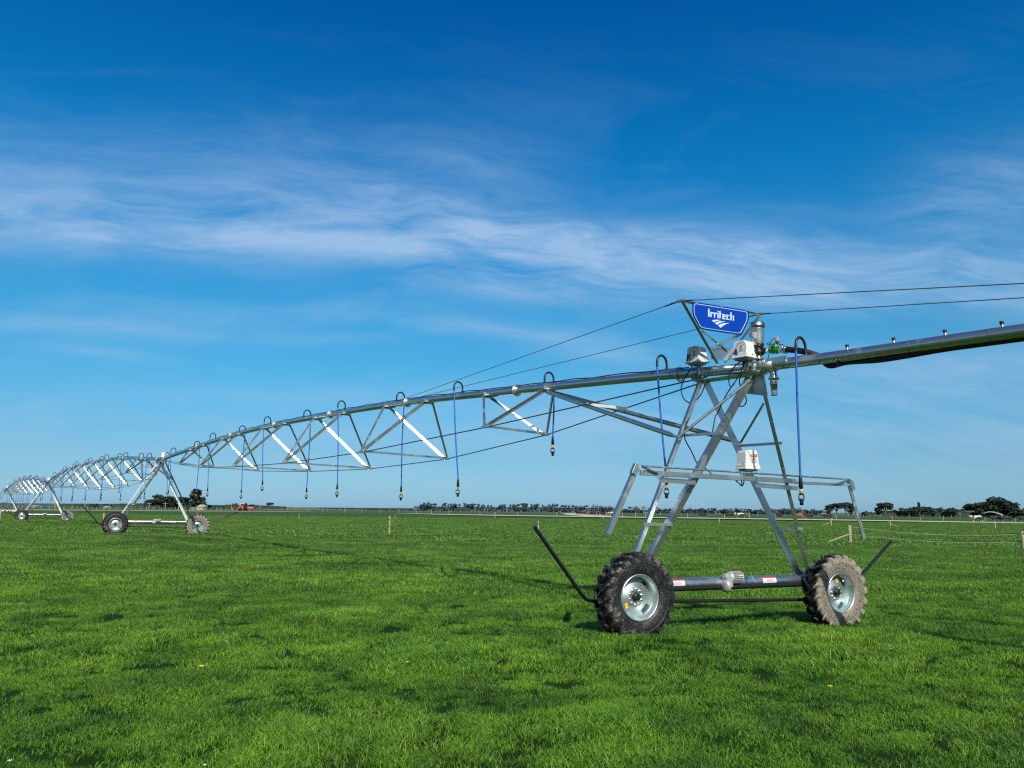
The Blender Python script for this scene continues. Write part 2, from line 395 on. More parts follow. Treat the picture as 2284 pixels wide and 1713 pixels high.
M['paddock'] = lane_mat('pale_far_paddock', (.13, .17, .08), (.24, .26, .15))
lane_pts = [at(px, Y) for px, Y in ((2700, 128), (2284, 152), (1900, 172), (1500, 188), (1150, 205), (1040, 218), (960, 232), (900, 245))]
strip('farm_lane', lane_pts, [15, 17, 19, 20, 20, 16, 10, 4], .20, M['lane'], 'pale limestone cow lane crossing behind the green paddock')
strip('side_lane', [at(1400, 196), at(1345, 235), at(1290, 300), at(1270, 420)], [16, 10, 9, 9], .016, M['lane'], 'pale side lane leading away between white fence posts')
strip('dry_verge', [at(-150, 255), at(150, 262), at(400, 275), at(560, 300), at(680, 330)], [60, 60, 52, 40, 14], .10, M['drygrass'], 'beige dry grass verge beyond the left paddock')
strip('far_paddock', [at(560, 640), at(900, 640), at(1100, 620)], [120, 110, 60], .03, M['paddock'], 'pale dry paddock far behind the middle of the field')

# ================================================================== GRASS (stuff)
def grass():
    m, t, p = material('grass_blades')
    g = t.node('ShaderNodeNewGeometry').outputs['Position']
    rnd = t.node('ShaderNodeObjectInfo').outputs['Random']
    vc = t.node('ShaderNodeVertexColor', layer_name='tip').outputs[0]
    tip = t.node('ShaderNodeSeparateColor', {0: vc})
    big = t.noise(.30, g, 4, .6, .6); mid = t.noise(1.1, g, 4, .6)
    patch = t.m('ADD', t.m('MULTIPLY', big, .55), t.m('MULTIPLY', mid, .45))
    c = t.ramp(patch, [(.34, (.078, .245, .022)), (.44, (.130, .350, .025)), (.54, (.220, .49, .032)), (.68, (.37, .61, .050))])
    tuft = t.ramp(t.noise(.85, t.node('ShaderNodeMapping', {'Vector': g, 'Location': (4.2, 1.1, 0)}).outputs[0], 5, .6, .5), [(.50, 0.0), (.62, 1.0)])
    c = t.mix(t.m('MULTIPLY', tuft, .50), c, (.014, .085, .016))
    c = t.mix(t.rng(t.node('ShaderNodeSeparateXYZ', {0: g}).outputs[1], 11, 40), c, t.mix(1.0, c, (.80, .72, 1.8), 'MULTIPLY'))  # effect of distance painted into the blade colour: darker and bluer far off
    streak_ = t.noise(.55, t.node('ShaderNodeMapping', {'Vector': g, 'Scale': (.45, 1, 1)}).outputs[0], 6, .7, .8)
    c = t.mix(t.m('MULTIPLY', t.ramp(streak_, [(.50, 0.0), (.60, 1.0)]), t.rng(t.node('ShaderNodeSeparateXYZ', {0: g}).outputs[1], 10, 22, 0, .55)), c, (.012, .060, .012))
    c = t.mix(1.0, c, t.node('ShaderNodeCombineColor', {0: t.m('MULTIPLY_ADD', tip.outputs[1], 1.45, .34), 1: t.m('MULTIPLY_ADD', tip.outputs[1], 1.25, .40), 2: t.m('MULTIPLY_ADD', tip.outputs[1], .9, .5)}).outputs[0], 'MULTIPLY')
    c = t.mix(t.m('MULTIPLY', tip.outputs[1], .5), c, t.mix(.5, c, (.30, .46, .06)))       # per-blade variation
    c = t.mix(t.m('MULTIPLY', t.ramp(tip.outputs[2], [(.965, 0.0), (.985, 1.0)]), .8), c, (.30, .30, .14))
    c = t.mix(t.rng(tip.outputs[0], 0, .8, .6, 0), c, (.004, .014, .002))  # shade low in the sward painted as dark blade roots
    c = t.mix(t.m('MULTIPLY', rnd, .15), c, (.03, .10, .02))
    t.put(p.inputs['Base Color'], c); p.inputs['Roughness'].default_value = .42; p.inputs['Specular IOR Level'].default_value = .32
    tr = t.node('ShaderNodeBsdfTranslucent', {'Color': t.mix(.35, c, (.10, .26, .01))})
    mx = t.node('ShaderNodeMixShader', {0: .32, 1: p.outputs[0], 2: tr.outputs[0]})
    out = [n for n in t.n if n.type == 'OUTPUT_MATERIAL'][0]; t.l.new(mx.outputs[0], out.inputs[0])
    protos = bpy.data.collections.new('grass_clumps')
    def clump(i, rad, nb, hmin, hmax, w, lean):
        vs = []; fs = []; cols = []
        for k in range(nb):
            r = rad * math.sqrt(random.random()); a = random.random() * 2 * PI
            x, y = r * math.cos(a), r * math.sin(a); h = random.uniform(hmin, hmax)
            da = random.random() * 2 * PI; ln = random.uniform(.15, 1.0) * lean * h
            dx, dy = math.cos(da) * ln, math.sin(da) * ln
            wa = random.random() * PI; wx, wy = math.cos(wa) * w / 2 * random.uniform(.6, 1.2), math.sin(wa) * w / 2
            o = len(vs); cr, cb = random.random(), random.random()
            for tt, ww in ((0, 1), (.45, .85), (.8, .5)):
                px, py, pz = x + dx * tt ** 2, y + dy * tt ** 2, h * (tt - .25 * lean * tt ** 3)
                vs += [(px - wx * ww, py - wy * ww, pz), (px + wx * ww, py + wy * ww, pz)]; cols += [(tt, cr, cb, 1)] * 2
            vs.append((x + dx, y + dy, h * (1 - .25 * lean))); cols.append((1, cr, cb, 1))
            fs += [(o, o + 1, o + 3, o + 2), (o + 2, o + 3, o + 5, o + 4), (o + 4, o + 5, o + 6)]
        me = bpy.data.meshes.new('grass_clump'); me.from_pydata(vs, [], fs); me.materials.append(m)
        ca = me.color_attributes.new('tip', 'FLOAT_COLOR', 'POINT')
        ca.data.foreach_set('color', np.array(cols, dtype=np.float32).ravel())
        me.polygons.foreach_set('use_smooth', [True] * len(fs))
        protos.objects.link(bpy.data.objects.new('%02d_clump' % i, me))
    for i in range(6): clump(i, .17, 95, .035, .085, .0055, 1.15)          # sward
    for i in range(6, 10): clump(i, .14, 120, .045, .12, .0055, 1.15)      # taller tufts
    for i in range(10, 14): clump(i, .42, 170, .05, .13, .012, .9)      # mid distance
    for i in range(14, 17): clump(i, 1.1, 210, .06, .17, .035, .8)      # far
    pts = []; idx = []; scl = []; rot = []
    def zone(y0, y1, dens, ids, tuft, s0, s1):
        area = 0; x1 = lambda y: .78 * y + 2.5
        A = (x1(y0) + x1(y1)) * (y1 - y0)
        n = int(A * dens); k = 0
        ys = np.sqrt(rng.uniform(y0 * y0, y1 * y1, n)); xs = rng.uniform(-1, 1, n)
        for yy, xx in zip(ys, xs):
            x = xx * x1(yy); 
            tn = noise.noise(Vector((x * .55, yy * .55, 5.0))) + .5 * noise.noise(Vector((x * 1.7, yy * 1.7, 9.0)))
            s = random.uniform(s0, s1) * (1 + .30 * max(-.4, min(1, tn * 1.6)))
            i = random.choice(ids)
            if tuft and tn > .34 and random.random() < .75: i = random.choice(tuft); s *= 1 + .5 * (tn - .34)
            # pressed flat under the tyres
            flat = False
            for cx, cy in TYRES:
                dx, dy = x - cx, yy - cy
                if abs(dx * BX.x + dy * BX.y) < .28 and abs(dx * NB.x + dy * NB.y) < .13: flat = True
            if flat: continue
            pts.append((x, yy, ground_z(x, yy) - .004)); idx.append(i); scl.append(s); rot.append(random.random() * 2 * PI)
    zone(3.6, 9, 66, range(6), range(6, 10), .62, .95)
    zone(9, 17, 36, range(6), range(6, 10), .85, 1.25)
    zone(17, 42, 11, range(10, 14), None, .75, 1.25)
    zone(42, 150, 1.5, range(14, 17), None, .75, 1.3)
    me = bpy.data.meshes.new('grass'); me.from_pydata(pts, [], [])
    for nm, typ, val in (('idx', 'INT', idx), ('scl', 'FLOAT', scl), ('rotz', 'FLOAT', rot)):
        a = me.attributes.new(nm, typ, 'POINT'); a.data.foreach_set('value', val)
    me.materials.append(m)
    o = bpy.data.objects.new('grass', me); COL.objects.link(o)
    ng = bpy.data.node_groups.new('scatter_grass', 'GeometryNodeTree')
    ng.interface.new_socket('Geometry', in_out='INPUT', socket_type='NodeSocketGeometry')
    ng.interface.new_socket('Geometry', in_out='OUTPUT', socket_type='NodeSocketGeometry')
    N = ng.nodes; L = ng.links
    gi, go = N.new('NodeGroupInput'), N.new('NodeGroupOutput')
    ci = N.new('GeometryNodeCollectionInfo'); ci.inputs['Collection'].default_value = protos
    ci.inputs['Separate Children'].default_value = True; ci.inputs['Reset Children'].default_value = True
    ip = N.new('GeometryNodeInstanceOnPoints'); ip.inputs['Pick Instance'].default_value = True
    def attr(nm, typ):
        a = N.new('GeometryNodeInputNamedAttribute'); a.data_type = typ; a.inputs['Name'].default_value = nm; return a.outputs[0]
    cx = N.new('ShaderNodeCombineXYZ'); L.new(attr('rotz', 'FLOAT'), cx.inputs[2])
    L.new(gi.outputs[0], ip.inputs['Points']); L.new(ci.outputs[0], ip.inputs['Instance'])
    L.new(attr('idx', 'INT'), ip.inputs['Instance Index']); L.new(cx.outputs[0], ip.inputs['Rotation'])
    L.new(attr('scl', 'FLOAT'), ip.inputs['Scale']); L.new(ip.outputs[0], go.inputs[0])
    md = o.modifiers.new('scatter', 'NODES'); md.node_group = ng
    tag(o, 'short green pasture grass covering the whole paddock', 'grass', kind='stuff')
TYRES = [(1.79, 11.38), (5.43, 13.23)]
grass()

# ================================================================== IRRIGATOR TOWERS
HUBL, HUBR = Vector((1.795, 11.376, .58)), Vector((5.434, 13.235, .485))
def arc_pts(pts, n=8): return spline(pts, n)

def tyre_mesh():
    b = MB()
    prof = [(-.10, .318), (-.122, .325), (-.142, .370), (-.152, .43), (-.150, .495), (-.140, .540), (-.112, .566), (-.06, .578), (0, .582)]
    prof = prof + [(-y, r) for y, r in prof[::-1][1:]]
    b.lathe(prof, (0, 0, 0), (0, 1, 0), 64)
    # raised ring and bead on the outer wall
    b.lathe([(-.150, .478), (-.158, .484), (-.155, .496), (-.147, .500)], (0, 0, 0), (0, 1, 0), 64)
    def P(y, th, r): return (r * math.sin(th), y, r * math.cos(th))
    N = 20
    for side in (-1, 1):
        for k in range(N):
            t0 = 2 * PI * (k + (.5 if side > 0 else 0)) / N
            sec = [(-.012, -.02, .634, .565, .034), (.045, .055, .634, .565, .031), (.100, .150, .629, .550, .031), (.140, .225, .616, .530, .034), (.158, .262, .585, .505, .038), (.156, .290, .530, .485, .036)]
            vs = []; fs = []
            for y, th, ro, ri, hw in sec:
                for dt, r in ((-hw, ro - .004), (-hw * .75, ro), (hw * .75, ro), (hw, ro - .004), (hw * 1.25, ri), (-hw * 1.25, ri)):
                    vs.append(P(side * y if y > 0 else side * y, t0 + th + dt, r))
            for i in range(len(sec) - 1):
                for j in range(6): fs.append((i * 6 + j, i * 6 + (j + 1) % 6, i * 6 + 6 + (j + 1) % 6, i * 6 + 6 + j))
            fs += [(0, 1, 2, 3, 4, 5), tuple(range(len(vs) - 6, len(vs)))[::-1]]
            b.add(vs, fs, False)
    return b
def rim_mesh():
    b = MB()
    b.lathe([(-.094, .329), (-.120, .329), (-.130, .321), (-.128, .311), (-.115, .305), (-.105, .298), (-.080, .296), (-.070, .282), (-.02, .278), (.05, .278), (.10, .298), (.13, .32)], (0, 0, 0), (0, 1, 0), 72)
    return b
def disc_mesh():
    b = MB(); n = 96; rings = []
    def outr(th): return .282 if (math.cos(4 * th + .6) > -.45) else .246
    rr = [(.058, -.012), (.075, -.016), (.135, -.016), (.150, -.006), (.205, .006), (.240, .032), (None, .042)]
    vs = []
    for r, y in rr:
        for k in range(n):
            th = 2 * PI * k / n; q = outr(th) if r is None else r
            vs.append((q * math.sin(th), y, q * math.cos(th)))
    fs = [(i * n + k, i * n + (k + 1) % n, (i + 1) * n + (k + 1) % n, (i + 1) * n + k) for i in range(len(rr) - 1) for k in range(n)]
    b.add(vs, fs, True)
    return b
def make_wheel(parent, hub, root, rot, muddy, sticker):
    w = bpy.data.objects.new('wheel', None)
    hb = MB()
    hb.lathe([(-.066, .0), (-.066, .034), (-.058, .060), (-.010, .066), (.20, .058), (.20, .14), (.34, .14), (.34, .0)], (0, 0, 0), (0, 1, 0), 28)
    me_o = hb.build('wheel', M['black'], None, Vector((0, 0, 0)))
    me_o.parent = parent; me_o.location = hub - root; me_o.rotation_euler = (0, 0, AL)
    def sub(mb, nm, mat, smooth=True):
        o = mb.build(nm, mat, None, Vector((0, 0, 0))); o.parent = me_o; o.rotation_euler = (0, rot, 0); return o
    sub(tyre_mesh(), 'tyre', M['tyre_mud'] if muddy else M['tyre'])
    sub(rim_mesh(), 'rim', M['rim'])
    bo = disc_mesh()
    for k in range(10):
        a = 2 * PI * k / 10; c = Vector((.108 * math.sin(a), -.016, .108 * math.cos(a)))
        bo.lathe([(-.030, 0), (-.030, .011), (-.008, .012), (-.008, .019), (.004, .019)], c, (0, 1, 0), 6, smooth=False, mi=1)
    sub(bo, 'rim_disc', [M['rim'], M['stainless']])
    st = MB(); a = sticker
    c = Vector((.195 * math.sin(a), -.004, .195 * math.cos(a)))
    st.box(c, .055, .003, .075, (Vector((1, 0, .25)).normalized(), Vector((0, 1, 0)), Vector((-.25, 0, 1)).normalized()))
    so_ = sub(st, 'sticker', M['yellow']); so_.rotation_euler = (0, 0, 0)
    vl = MB(); c = Vector((.272 * math.sin(a + .5), -.03, .272 * math.cos(a + .5)))
    vl.box(c, .035, .03, .05); so2 = sub(vl, 'rim_weight', M['stainless']); so2.rotation_euler = (0, 0, 0)
    bpy.data.objects.remove(w)
    return me_o

# leg ends: foot on the base beam, head at the pipe
FA, FB = Vector((1.70, 11.66, .80)), Vector((1.90, 11.78, .80)); FC, FD = Vector((4.93, 13.30, .74)), Vector((5.10, 13.40, .76))
HA, HB = PS(1566, 838, -.10), PS(1673, 841, -.10); HC, HD = PS(1579, 844, .10), PS(1700, 838, .10)
def leg_at_y(f, h, z): return f + (h - f) * ((z - f.z) / (h.z - f.z))

def make_tower():
    root = thing('irrigator_tower', M1.copy(), 'x', 'irrigator tower', 'wheeled towers of the irrigator')
    def part(mb, nm, mat, bevel=0): return mb.build(nm, mat, root, bevel=bevel)
    make_wheel(root, HUBL, M1, .1, False, 4.05)
    wr = make_wheel(root, HUBR, M1, .35, True, .25)
    wr['label'] = 'wheel with tyre caked in light brown mud'
    # base beam with its plates
    a, c = HUBL + NB * .30 + Z * .13, HUBR + NB * .30 + Z * .19
    b = MB(); b.tube([a - BX * .12, c + BX * .12], .088, 20)
    for q in (a, c): b.box(q - Z * .10, .30, .20, .30, (BX, NB, Z))
    base = part(b, 'base_beam', M['galv_pipe'])
    for px0, px1, dx in ((zL(1742, 790), zL(1925, 790), 0), (zR(565, 778), zR(730, 778), 0)):
        q0, q1 = PB(*px0, .21), PB(*px1, .21)
        mid = (q0 + q1) / 2; w = (q1 - q0).length
        t_ = (mid - a).dot((c - a).normalized()); ctr = a + (c - a).normalized() * t_
        s_ = MB(); s2_ = MB(); ax = ((c - a).normalized(), NB, Z)
        n_ = 6
        for mb_, a0, a1, rr_ in ((s_, -.25, .62, .0895), (s2_, .62, .95, .0895)):
            vs = []
            for i in range(n_ + 1):
                an = a0 + (a1 - a0) * i / n_
                for sx in (-1, 1): vs.append(ctr + ax[0] * (w / 2 * sx) - NB * (math.cos(an) * rr_) + Z * (math.sin(an) * rr_))
            mb_.add(vs, [(2 * i, 2 * i + 1, 2 * i + 3, 2 * i + 2) for i in range(n_)], True)
        s_.build('warning_sticker', M['white'], base); s2_.build('sticker_band', M['red'], base)
        s3_ = MB()
        for r_ in range(3):
            an = .05 + .16 * r_
            s3_.box(ctr + ax[0] * (.03 - .01 * r_) * w - NB * (math.cos(an) * .0905) + Z * math.sin(an) * .0905, w * (.55 - .08 * r_), .001, .006, ax)
        s3_.build('sticker_text', M['grey'], base)
    # drive shaft couplings and gear motor
    g = MB(); mc = PB(*zR(205, 770), .18); ctr = a + (c - a).normalized() * ((mc - a).dot((c - a).normalized()))
    ax = (c - a).normalized()
    g.tube([a + ax * .10 - NB * .085 - Z * .062, c - ax * .10 - NB * .085 - Z * .062], .042, 14)
    part(g, 'drive_shaft', M['black'])
    mo = ctr - NB * .10 + Z * .08
    g = MB(); g.lathe([(-.10, 0), (-.10, .06), (-.08, .095), (-.05, .105), (-.02, .105), (0, .07), (.02, .06)], mo - ax * .14 - NB * .03 - Z * .12, ax, 20)
    g.lathe([(-.02, .05), (0, .085), (.03, .095), (.05, .09)], mo - ax * .10, ax, 20)
    g.box(mo - ax * .13 - Z * .06 - NB * .02, .10, .13, .16, (ax, NB, Z)); g.lathe([(-.05, 0), (-.05, .05), (.05, .05), (.05, 0)], mo - ax * .17 + Z * .02 - NB * .03, NB, 14)
    gb = part(g, 'gear_motor', M['alu'], .006)
    f = MB(); f.lathe([(0, .090), (.012, .095), (.013, .076), (.200, .076), (.201, .092), (.215, .086), (.222, 0)], mo - ax * .06, ax, 24)
    for k in range(22):
        an = 2 * PI * k / 22; d_ = NB * math.cos(an) + Z * math.sin(an)
        f.box(mo + ax * .045 + d_ * .086, .18, .006, .024, (ax, ax.cross(d_), d_))
    f.build('motor_housing', M['alu'], gb)
    # legs: steel angles
    for nm, p, q, u, v, w in (('A', FA, HA, BX, NB, .065), ('B', FB, HB, BX, NB, .10), ('C', FC, HC, -BX, NB, .14), ('D', FD, HD, -BX, NB, .070)):
        l = MB(); d_ = (q - p).normalized()
        l.angle(p - d_ * .12, q, u, v, w, .008)
        for kk in (.12, .34, .55, .78): l.box(p + (q - p) * kk + u * .05 - NB * .004, .02, .012, .02, (BX, NB, Z), mi=1)
        lg = part(l, 'leg', [M['galv'], M['stainless']])
    # cross members
    for (f1, h1, f2, h2, zs, r) in ((FA, HA, FB, HB, ((1.62, .045), (3.02, .045)), 1), (FC, HC, FD, HD, ((1.55, .045), (2.92, .045)), -1)):
        for zz, w in zs:
            l = MB(); p, q = leg_at_y(f1, h1, zz), leg_at_y(f2, h2, zz)
            e = (q - p).normalized()
            l.angle(p - e * .05 - NB * .012, q + e * .05 - NB * .012, -Z, NB, w, .006); part(l, 'cross_member', M['galv'])
    for p, q in ((FC, FD), (FA, FB)):
        b = MB(); b.box((p + q) / 2 - Z * .05 + NB * .02, .34, .012, .26, (BX, NB, Z)); part(b, 'foot_plate', M['galv'])
    # knee brace tubes from the pipe down to the legs, with the strut between them
    K = PS(1221, 873, 0); KL, KR = PS(1512, 975, -.82), PS(1652, 987, .82)
    for s_, q in ((-1, KL), (1, KR)):
        b = MB(); p = K + E1 * .09 * s_; b.tube([p, p + (q - p) * .04, q - (q - p) * .05, q], [.014, .042, .042, .014], 12); part(b, 'knee_brace', M['galv'])
        b = MB(); h = HB if s_ < 0 else HD
        b.tube([q, h - Z * (.05 if s_ < 0 else .45) - D1 * .0], .022 if s_ < 0 else .020, 10); part(b, 'diagonal_brace', M['galv'])
    b = MB(); p, q = PS(*(1240 + 475 / 6.9125, 840 + 418 / 6.9125), -.33), PS(*(1240 + 1100 / 6.9125, 840 + 488 / 6.9125), .33)
    b.angle(p + Z * .02, q + Z * .02, -Z, D1, .055, .006); part(b, 'brace_strut', M['galv'])
    # gusset plate under the joint
    b = MB(); b.prism([PS(*zA(*q), -.02) for q in ((1325, 1085), (1462, 1085), (1505, 1345), (1205, 1312))], D1, .008); part(b, 'gusset_plate', M['galv'])
    # head: cradle under the pipe, flanges
    b = MB(); j = M1 + Z * 4.09
    b.lathe([(-.012, .09), (-.012, .135), (.012, .135), (.012, .09)], j + D1 * 1.12 + Z * .06, D1, 28, smooth=False)
    b.lathe([(-.05, .088), (-.03, .11), (.03, .11), (.05, .088)], j + D1 * .80 + Z * .03, D1, 28)
    b.lathe([(-.012, .09), (-.012, .14), (.012, .14), (.012, .09)], j - D1 * .42, D1, 28, smooth=False)
    b.lathe([(-.03, .088), (-.02, .105), (.02, .105), (.03, .088)], j - D1 * .62 - Z * .02, D1, 28)
    b.prism([j + D1 * .75 - E1 * .16 - Z * .12, j + D1 * .75 + E1 * .16 - Z * .12, j - D1 * .55 + E1 * .16 - Z * .14, j - D1 * .55 - E1 * .16 - Z * .14], Z, .010)
    part(b, 'pipe_cradle', M['galv'])
    # bent black wheel guard rod along the ground side
    k = .28
    pl = [PB(*zL(68, 140), .0), PB(*zL(640, 960), .12), PB(*zL(700, 1025), .2), PB(*zL(790, 1055), .26), PB(*zL(1000, 1060), k), PB(*zL(1500, 1060), k)]
    pr = [PB(*zR(600, 1043), k), PB(*zR(1100, 1036), k), PB(*zR(1500, 1010), k), PB(*zR(1680, 880), k), PB(*zR(1800, 705), k), PB(*zR(2140, 320), k + .25)]
    b = MB(); pts = [pl[0], pl[1]] + spline(pl[1:4], 4)[1:] + pl[4:] + pr[:3] + pr[3:]
    b.tube(pts, .028, 12); part(b, 'wheel_guard_rod', M['black'])
    return root
T1 = make_tower()
CORE = []
towers = [T1]
for P_, dz in ((M2, .235), (M3, .085), (M4, .10)):
    c = copy_tree(T1); c.location = P_ + Z * dz; towers.append(c)
T1['label'] = 'nearest galvanised irrigator tower, carrying the blue sign and horizontal hose boom'
towers[1]['label'] = 'second irrigator tower, standing in the left half with a white box on top'
towers[2]['label'] = 'third irrigator tower, small near the left edge of the field'
towers[3]['label'] = 'farthest irrigator tower, mostly cut off by the left edge'

# ---- covers (control boxes)
def cover(root, name, c, fx, fy, w, d, h, label=None, peak=False, rr=.055):
    """white box; c = centre of the bottom, fx = direction of its width, fy = towards the viewer's side"""
    b = MB(); W = Z
    prof = []
    n = 6; tp = .03
    for i in range(n + 1):
        a = PI / 2 * i / n; prof.append((w / 2 - tp * .8 - rr + rr * math.cos(a), h - rr + rr * math.sin(a)))
    prof = [(w / 2, 0)] + prof; prof = prof + [(-x, z) for x, z in prof[::-1]]
    k = len(prof); vs = []
    for s_ in (1, -1):
        for x, z in prof: vs.append(c + fx * x + fy * (s_ * (d / 2 - tp * .35 * z / h)) + W * z)
    fs = [tuple(range(k))[::-1], tuple(range(k, 2 * k))] + [(i, (i + 1) % k, k + (i + 1) % k, k + i) for i in range(k)]
    b.add(vs, fs, False)
    b.box(c + W * .012, w + .035, d + .035, .022, (fx, fy, W)); b.box(c + W * .045, w + .008, d + .010, .07, (fx, fy, W))
    if peak:
        p0 = c + fy * (d / 2); 
        b.prism([c + fx * (w / 2 + .002) - fy * d * .45 + W * .05, c + fx * (w / 2 + .002) + fy * d * .48 + W * .05, c + fx * (w / 2 + .002) + fy * d * .40 + W * (h * .92)], fx, .03)
    o = b.build(name, M['white'], root, bevel=.008)
    if label: o['label'] = label
    e = MB(); e.box(c - W * .012, w * .8, d * .8, .03, (fx, fy, W)); e.build('box_base', M['grey'], o)
    return o
def ring(mb, c, r, fx, fz, nrm, wd=.004, n=28, a0=0, a1=2 * PI, ry=1.0):
    vs = []
    for i in range(n + 1):
        a = a0 + (a1 - a0) * i / n
        for q in (r - wd, r + wd): vs.append(c + fx * (q * math.cos(a)) + fz * (q * ry * math.sin(a)) + nrm)
    mb.add(vs, [(2 * i, 2 * i + 1, 2 * i + 3, 2 * i + 2) for i in range(n)], False)
nA = -E1; nD = -D1                                           # faces towards the near side / along the pipe
for key, cpx, txt in (('K', zA(635, 945), 'K'), ('4', zA(1215, 888), '4')):
    w, d, h = .275, .24, .28
    c = PS(*cpx, -.17)
    bx = cover(T1, 'control_box', c, D1 * -1, nA, w, d, h, ('white control box with black letter K on its side' if key == 'K' else 'white control box with blue number 4 on its side'))
    s_ = MB(); fx = -D1; o_ = nA * (d / 2 + .003)
    cc_ = c + Z * .160 + fx * .040
    ring(s_, cc_, .092, fx, Z, o_, .0035)
    s_.box(cc_ + o_ + Z * .030, .060, .001, .010, (fx, nA, Z)); s_.prism([cc_ + o_ + fx * x + Z * z for x, z in ((-.02, .012), (.02, .012), (0, -.008))], nA, .001)
    for kx, zz in ((.07, -.022), (.06, -.036), (.045, -.050)): s_.box(cc_ + o_ + Z * zz, kx, .001, .005, (fx, nA, Z))
    s_.build('logo', M['ink'], bx)
    g = MB(); gc = c + Z * .10 - fx * .070; o2 = nA * (d / 2 + .006)
    def stroke(p, q, wd=.022): g.bar(gc + o2 + fx * p[0] + Z * p[1], gc + o2 + fx * q[0] + Z * q[1], .002, wd, up=(fx * (-(q[1] - p[1])) + Z * (q[0] - p[0])))
    if key == 'K':
        stroke((-.028, -.055), (-.028, .055)); stroke((-.022, -.004), (.030, .055)); stroke((-.012, .004), (.034, -.055))
    else:
        stroke((.020, -.055), (.020, .055), .026); stroke((-.036, -.022), (.042, -.022), .022); stroke((.014, .052), (-.034, -.018), .020)
    g.build('lettering', M['ink'] if key == 'K' else M['inkblue'], bx)
    l_ = MB(); l_.box(c + fx * (w / 2 + .006) + Z * .055 - nA * .03, .004, .010, .045, (fx, nA, Z)); l_.build('latch', M['black'], bx)
    b = MB(); b.box(c - Z * .09 + E1 * .07, .10, .05, .18, (D1, E1, Z)); b.build('box_bracket', M['galv'], T1)
# box in the middle of the tower
c = PB(*zD(1200, 525), -.02)
bx = cover(T1, 'control_box', c, BX, -NB, .30, .21, .31, 'white control box with red warning label, on the right leg')
s_ = MB(); o_ = -NB * .106
q = c + Z * .225 + BX * .035; s_.box(q + o_, .135, .002, .034, (BX, NB, Z)); s_.build('label_band', M['red'], bx)
s_ = MB(); s_.box(q + o_ * 1.01 - NB * .002, .07, .002, .010, (BX, NB, Z)); s_.box(q + o_ * 1.01 - NB * .002 - BX * .05, .018, .002, .014, (BX, NB, Z)); s_.build('label_text', M['signwhite'], bx)
s_ = MB(); s_.box(q + o_ - Z * .042 + BX * .005, .075, .002, .010, (BX, NB, Z)); s_.build('label_text', M['red'], bx)
s_ = MB()
for k in range(5): s_.box(q + o_ - Z * (.064 + .014 * k), .12 - .01 * (k % 3), .001, .003, (BX, NB, Z))
s_.build('fine_print', M['grey'], bx)
l_ = MB(); l_.box(c - BX * .152 + Z * .07 - NB * .05, .004, .012, .055, (BX, NB, Z)); l_.build('latch', M['black'], bx)
b = MB(); b.prism([PB(*zD(x, y), .02) for x, y in ((1110, 530), (1310, 530), (1315, 710), (1115, 705))], NB, .008); b.build('box_bracket', M['galv'], T1)
# small white box on top of the other towers
for tw in towers[1:]:
    c = tw.location + Z * 4.20 - D1 * .1
    bx = cover(tw, 'control_box', c, -D1, nA, .25, .22, .27)
    b = MB()
    for k in range(3):
        o_ = E1 * (.03 * k - .18) + D1 * (.12 - .12 * k)
        b.tube(spline([c + o_ * .3, c + o_ * 1.3 - Z * .12, c + o_ * 1.5 - Z * .32, c + o_ * .6 - Z * .42], 5), .014, 6)
    b.build('cable', M['cable'], tw)

# ---- horizontal hose boom on the near tower
kb = -.16
bl, br = PB(*zB(318, 700), kb), PB(*zB(2045, 820), kb)
def boom():
    b = MB(); b.bar(PB(*zB(325, 716), kb), PB(*zB(1600, 786), kb), .05, .075); o = b.build('boom_beam', M['galv'], T1, bevel=.004)
    b = MB(); b.bar(PB(*zB(1600, 798), kb), PB(*zB(2050, 818), kb), .04, .045); b.build('boom_beam', M['galv'], T1, bevel=.004)
    b = MB(); b.tube([PB(*zB(318, 660), kb - .02), PB(*zB(2045, 772), kb - .02)], .014, 10); b.build('boom_tie_rod', M['galv'], T1)
    for p, q, u in ((zB(290, 665), zB(52, 1212), BX), (zB(2052, 800), zB(2180, 1257), -BX)):
        b = MB(); p, q = PB(*p, kb), PB(*q, kb); b.angle(p, q, u, NB, .07, .006); b.build('boom_arm', M['galv'], T1)
        b = MB(); d_ = (q - p).normalized()
        b.box(p + d_ * .05, .085, .07, .16, (d_.cross(NB).normalized(), NB, d_)); b.build('hinge_bracket', M['galv'], T1, bevel=.004)
    for p, q in ((zB(330, 662), zB(470, 724)), (zB(1925, 815), zB(2048, 775))):
        b = MB(); p, q = PB(*p, kb - .05), PB(*q, kb - .05); b.tube([p, q], .017, 10); b.build('boom_strut', M['stainless'], T1)
    for p, q in ((zB(480, 755), zB(782, 778)), (zB(1275, 800), zB(1620, 828))):
        b = MB(); b.angle(PB(*p, kb + .03), PB(*q, kb + .03), -Z, NB, .07, .006); b.build('boom_bracket', M['galv'], T1)
boom()
def cable(pts, r=.010, par=T1):
    b = MB(); b.tube(spline(pts, 7), r, 8); return b.build('cable', M['cable'], par)
PA = lambda x, y, w=-.2: PS(*zA(x, y), w)
cable([PA(575, 975), PA(500, 1100), PA(450, 1200), PA(440, 1290), PA(480, 1390), PA(560, 1428), PA(650, 1370), PA(720, 1240), PA(715, 1130), PA(665, 975)])
cable([PA(635, 955), PA(638, 1120), PA(632, 1280), PA(600, 1440), PS(*zB(735, 250), -.4), PS(*zB(700, 330), -.6), PS(*zB(690, 430), -.7), PS(*zB(745, 540), -.5), PB(*zB(800, 650), .05), PB(*zB(860, 680), .0), PB(*zB(920, 735), -.08)])
cable([PA(1190, 900, -.15), PA(1090, 990, -.2), PA(1035, 1080, -.2), PA(1030, 1180, -.2), PA(1060, 1230, -.2), PA(1140, 1110, -.2), PA(1200, 1000, -.18), PA(1225, 900, -.15)])
